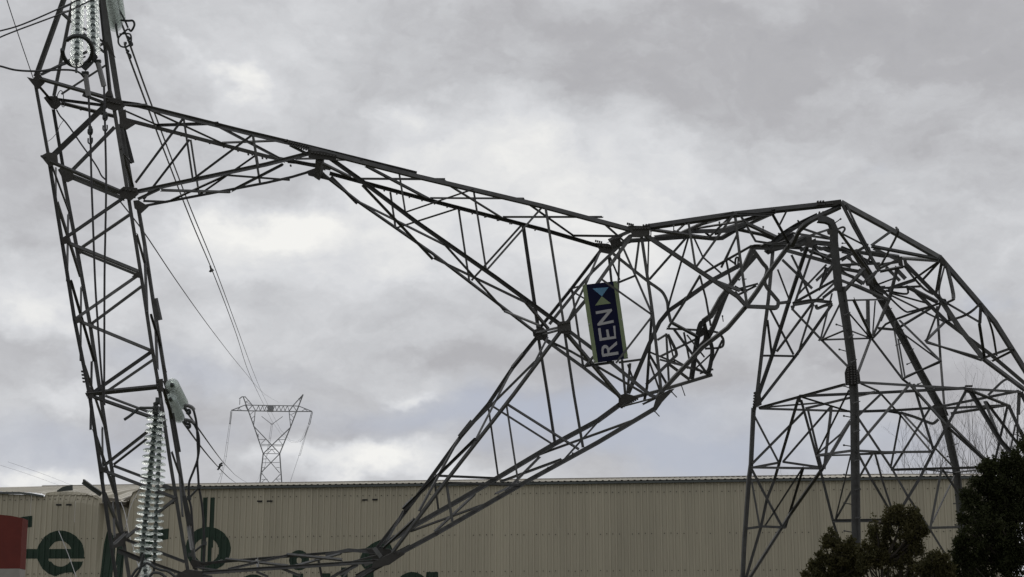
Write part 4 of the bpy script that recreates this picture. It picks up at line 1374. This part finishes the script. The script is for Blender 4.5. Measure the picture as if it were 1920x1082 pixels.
for k in range(8):
    x0 = 395 + k * 38
    FAR += 'brace 1.1 %d,347 %d,298\nbrace 1.1 %d,298 %d,348\n' % (x0, x0 + 22, x0 + 22, x0 + 38)
for ln in FAR.strip().splitlines():
    t = ln.split(); w = float(t[1]); pts = [g3(*map(float, k.split(','))) for k in t[2:]]
    for dz in ((398.5, 401.5) if t[0] in ('chord', 'leg') else (398.5,)):
        r = w * .5 * .92 * dz / F_PX
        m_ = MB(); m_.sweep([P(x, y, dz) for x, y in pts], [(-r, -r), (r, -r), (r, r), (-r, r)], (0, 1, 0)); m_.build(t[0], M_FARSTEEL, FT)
m_ = MB()
for x0, y0, x1, y1 in ((165, 342, 185, 343), (912, 352, 900, 354)): pass
def fstr(label, pts, w=1.0, nm='hanging_insulators', cat='insulator'):
    m_ = MB()
    for q in pts: m_.tube([P(*g3(x, y), 400) for x, y in q], w * .5 * 400 / F_PX, 5)
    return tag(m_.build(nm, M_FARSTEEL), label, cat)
fstr('pair of pale insulator strings under the left end of the distant tower arm', [((162, 348), (150, 462)), ((172, 350), (158, 465)), ((145, 465), (162, 467))], 1.3)
fstr('pair of pale insulator strings under the right end of the distant tower arm', [((905, 358), (878, 468)), ((915, 358), (890, 470)), ((874, 468), (892, 470))], 1.3)
fstr('V shaped insulator pair under the middle of the distant tower arm', [((445, 397), (532, 465)), ((640, 398), (548, 465)), ((530, 470), (540, 460), (550, 470), (540, 476), (530, 470))], 1.1)
fstr('thin jumper wires falling from the left end of the distant tower', [((147, 470), (95, 820), (72, 930), (30, 1030)), ((158, 470), (118, 780), (60, 1030)), ((120, 640), (134, 641)), ((108, 764), (124, 765)), ((52, 926), (72, 927))], .6, 'jumper_wires', 'wire')
fstr('thin jumper wires falling from the middle of the distant tower', [((533, 478), (515, 600), (490, 760), (478, 850), (445, 940)), ((545, 478), (530, 595), (498, 760)), ((512, 597), (532, 598)), ((476, 788), (494, 789))], .6, 'jumper_wires', 'wire')
fstr('thin jumper wires falling from the right end of the distant tower', [((880, 472), (852, 548), (790, 758), (742, 900), (700, 1030)), ((888, 472), (860, 550), (800, 760)), ((848, 548), (862, 550)), ((784, 757), (797, 758)), ((876, 490), (845, 580), (800, 632))], .6, 'jumper_wires', 'wire')
m_ = MB(); m_.box(P(*g3(528, 325), 397.5), 2.0 * .35, .4, 1.6 * .5); m_.tube([P(*g3(500, 345), 397.5), P(*g3(545, 300), 397.5), P(*g3(545, 345), 397.5)], .25, 5)
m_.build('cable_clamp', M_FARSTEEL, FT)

# ------------------------------------------------------------------ trees
def leafmesh(name, cen, rad, n, size, mat, parent, seed):
    """n small folded leaves spread round the clump centres"""
    r = np.random.default_rng(seed)
    cen = np.array(cen); rad = np.array(rad)
    idx = r.choice(len(cen), n, p=rad / rad.sum())
    dirs = r.normal(size=(n, 3)); dirs /= np.linalg.norm(dirs, axis=1)[:, None]
    p = cen[idx] + dirs * (rad[idx] * r.random(n) ** 0.55)[:, None] * np.array([1, 1, .85])
    t = r.normal(size=(n, 3)) + np.array([0, 0, .5]) + dirs * .8; t /= np.linalg.norm(t, axis=1)[:, None]
    s = np.cross(t, r.normal(size=(n, 3))); s /= np.linalg.norm(s, axis=1)[:, None]
    L = (size * (0.6 + 0.8 * r.random(n)))[:, None]
    v = np.stack([p, p + t * L * .5 + s * L * .3, p + t * L, p + t * L * .5 - s * L * .3], 1).reshape(-1, 3)
    me = bpy.data.meshes.new(name)
    me.vertices.add(4 * n); me.vertices.foreach_set('co', v.ravel())
    me.loops.add(4 * n); me.loops.foreach_set('vertex_index', np.arange(4 * n, dtype=np.int32))
    me.polygons.add(n); me.polygons.foreach_set('loop_start', np.arange(0, 4 * n, 4, dtype=np.int32)); me.polygons.foreach_set('loop_total', np.full(n, 4, dtype=np.int32))
    me.update(calc_edges=True); me.validate()
    return link(name, me, mat, parent)
def limb(m_, p, d, L, r, lvl, rnd, tips, up=0.25, spread=0.75, segs=4, kids=(3, 5), shrink=.62):
    pts = [p.copy()]; sc = [1.0]; q = p.copy(); dd_ = d.normalized()
    for i in range(segs):
        dd_ = (dd_ + Vector((rnd.gauss(0, .16), rnd.gauss(0, .16), rnd.gauss(0, .1) + up * .18))).normalized()
        q = q + dd_ * (L / segs); pts.append(q.copy()); sc.append(1 - .62 * (i + 1) / segs)
    m_.tube(pts, r, 5 if lvl > 1 else 3, sc)
    if lvl == 0: tips.append(q.copy()); return
    for k in range(rnd.randint(*kids)):
        t = rnd.uniform(.3, 1.0); i = min(segs - 1, int(t * segs)); b = pts[i].lerp(pts[i + 1], t * segs - i)
        ax = Vector((rnd.gauss(0, 1), rnd.gauss(0, 1), rnd.gauss(0, .5) + up)).normalized()
        nd = (dd_ * (1 - spread * .5) + ax * spread).normalized()
        limb(m_, b, nd, L * shrink * rnd.uniform(.75, 1.15), r * .52, lvl - 1, rnd, tips, up, spread, segs, kids, shrink)
    tips.append(q.copy())
def evergreen(px, d, label, seed, leaves, lobes, trunks=1, mat=M_LEAF, size=.031, fill=1.0):
    """lobes: crown masses at (photo x, y, half width, half height) round the stem, each with its own depth"""
    rnd = random.Random(seed)
    X, Y = P(px, 1178, d).x, P(px, 1178, d).y
    root = thing('evergreen_tree', label, 'tree', (X, Y, 0), 'evergreen trees at the lower right')
    m_ = MB(); tips = []; cen, rad = [], []
    L = []
    for (x, y, rx, ry) in lobes:
        k = d / F_PX; c = P(x, y, d) + Vector((0, rnd.uniform(-.5, .5) * rx * k * 1.4, 0)); L.append((c, rx * k * .88, ry * k * .9))
        for _ in range(4):                        # smaller leafy shoots growing out of each mass
            an = rnd.uniform(-.5, 3.64); q = c + Vector((math.cos(an) * rx * k * rnd.uniform(.8, 1.15), rnd.uniform(-.6, .6) * rx * k, math.sin(an) * ry * k * rnd.uniform(.8, 1.2)))
            L.append((q, rx * k * rnd.uniform(.16, .34), ry * k * rnd.uniform(.3, .75)))
    stems = []
    for k in range(trunks):
        o = Vector((rnd.uniform(-.2, .2) * (trunks > 1), rnd.uniform(-.2, .2) * (trunks > 1), 0))
        top = max(l[0].z for l in L) - .15
        pts = [Vector((X, Y, 0)) + o]
        for i in range(6): pts.append(pts[-1] + Vector((rnd.gauss(0, .045), rnd.gauss(0, .045), top / 6)))
        m_.tube(pts, .05, 6, [1 - .13 * i for i in range(7)]); stems.append(pts)
    area = sum(a * b_ for _, a, b_ in L)
    for c, a, b_ in L:
        st = rnd.choice(stems); i = min(range(7), key=lambda j: abs(st[j].z - (c.z - .3)))
        mid = st[i].lerp(c, .5) + Vector((0, 0, -.06))
        m_.tube(smooth_path([st[i], mid, c], 3), .02, 5, [1, .9, .8, .7, .6, .5, .4])
        n = max(8, int(a * b_ / area * leaves / 34))
        for _ in range(n):
            t = Vector((rnd.gauss(0, 1), rnd.gauss(0, 1), rnd.gauss(.15, 1))).normalized(); f = min(1.75, abs(rnd.gauss(.76, .38)))
            if t.z < 0: f *= .8
            q = c + Vector((t.x * a, t.y * a, t.z * b_)) * f
            mid = c.lerp(q, .55) + Vector((rnd.gauss(0, .02), rnd.gauss(0, .02), -.02)); q.z += .03
            if rnd.random() < .5: m_.tube([c.lerp(q, .1), mid, q], .006, 3, [1, .7, .3])
            for w_, r_ in ((.45, .050), (.62, .045), (.78, .036), (.9, .028), (1.0, .018)):
                cen.append((c.lerp(mid, w_ * 2) if w_ < .5 else mid.lerp(q, (w_ - .5) * 2)) + Vector((rnd.gauss(0, .012), rnd.gauss(0, .012), rnd.gauss(0, .012)))); rad.append(r_ * rnd.uniform(.7, 1.3))
    m_.build('trunk', M_BARK, root)
    leafmesh('crown', cen, rad, leaves, size, mat, root, seed)
    return root
evergreen(1690, 20.5, 'small dark evergreen tree in front of the warehouse, left of the big dark one', 3, 20000,
          [(1683, 972, 22, 16), (1706, 978, 18, 15), (1664, 996, 24, 20), (1700, 1003, 26, 22), (1722, 990, 12, 18), (1648, 1026, 22, 20), (1690, 1032, 26, 20), (1722, 1030, 14, 24), (1640, 1055, 20, 14), (1622, 1040, 12, 14), (1618, 1066, 16, 12), (1668, 1058, 20, 16), (1705, 1062, 16, 12), (1690, 1085, 30, 14)], 2, M_LEAF2)
evergreen(1572, 20.8, 'low evergreen shrub at the foot of the thick front leg of the pylon', 5, 14500,
          [(1560, 1020, 12, 16), (1578, 1030, 18, 16), (1553, 1048, 22, 14), (1588, 1052, 22, 18), (1528, 1068, 18, 9), (1565, 1074, 30, 14), (1605, 1040, 12, 18), (1612, 1072, 18, 14), (1520, 1085, 20, 10)], 2, M_LEAF2)
evergreen(1752, 19.8, 'lowest rounded evergreen shrub between the small tree and the big dark one', 8, 11000,
          [(1757, 1050, 16, 14), (1738, 1068, 18, 12), (1772, 1070, 16, 12), (1752, 1084, 30, 14)], 1, M_LEAF2)
evergreen(1895, 20.0, 'big dark evergreen tree filling the lower right corner', 11, 98000,
          [(1856, 886, 16, 16), (1882, 880, 20, 18), (1908, 872, 16, 24), (1838, 905, 22, 20), (1872, 912, 34, 28), (1908, 915, 30, 36), (1828, 938, 20, 22), (1862, 955, 40, 34), (1905, 965, 40, 40), (1818, 975, 16, 16), (1835, 990, 30, 26), (1880, 1010, 50, 40), (1812, 1018, 16, 18), (1840, 1040, 36, 30), (1890, 1060, 55, 36), (1806, 1058, 16, 20), (1825, 1085, 36, 26), (1930, 900, 40, 60), (1940, 1020, 50, 60), (1890, 1130, 90, 50)], 3, M_LEAF)
evergreen(1990, 21.5, 'dark evergreen tree cut by the right edge of the photo behind the big one', 13, 36000,
          [(1950, 830, 30, 30), (1985, 850, 50, 50), (2040, 900, 50, 60), (1960, 930, 50, 60), (2010, 1000, 80, 80), (2000, 1100, 90, 70)], 2, M_LEAF)
def bare(px, py_top, d, label, seed, spread=.55, r=.09, lv=3):
    rnd = random.Random(seed); X, Y = P(px, 1178, d).x, P(px, 1178, d).y; H = P(px, py_top, d).z
    root = thing('bare_tree', label, 'tree', (X, Y, 0), 'leafless trees behind the right end of the warehouse')
    m_ = MB(); pts = [Vector((X, Y, 0))]; q = pts[0].copy()
    for i in range(5): q = q + Vector((rnd.gauss(0, .1), rnd.gauss(0, .1), H * .11)); pts.append(q.copy())
    m_.tube(pts, r, 6, [1 - .08 * i for i in range(6)]); m_.build('trunk', M_BARK, root)
    m_ = MB(); tips = []
    for i in range(2, 6):
        for j in range(2):
            a = rnd.uniform(0, 6.28); limb(m_, pts[i].copy(), Vector((math.cos(a) * spread, math.sin(a) * spread, 1)), (H - pts[i].z) * rnd.uniform(.5, .72), .032, lv, rnd, tips, .55, .55, 5, (2, 4), .62)
    m_.build('twigs', M_TWIG, root)
for a in ((1765, 770, 96, 'leafless tree with fine twigs above the roof end, left of the other bare ones', 21), (1830, 745, 98, 'leafless tree with fine twigs standing between the two other bare ones', 22),
          (1905, 660, 92, 'tallest leafless tree with fine twigs at the right edge', 23)):
    bare(*a)
bare(1712, 850, 97, 'low leafless tree barely rising above the roof behind the pylon legs', 24, .8)
bare(1513, 880, 100, 'leafless tree top just showing above the roof left of the thick front leg', 25, .7, .1, 2)
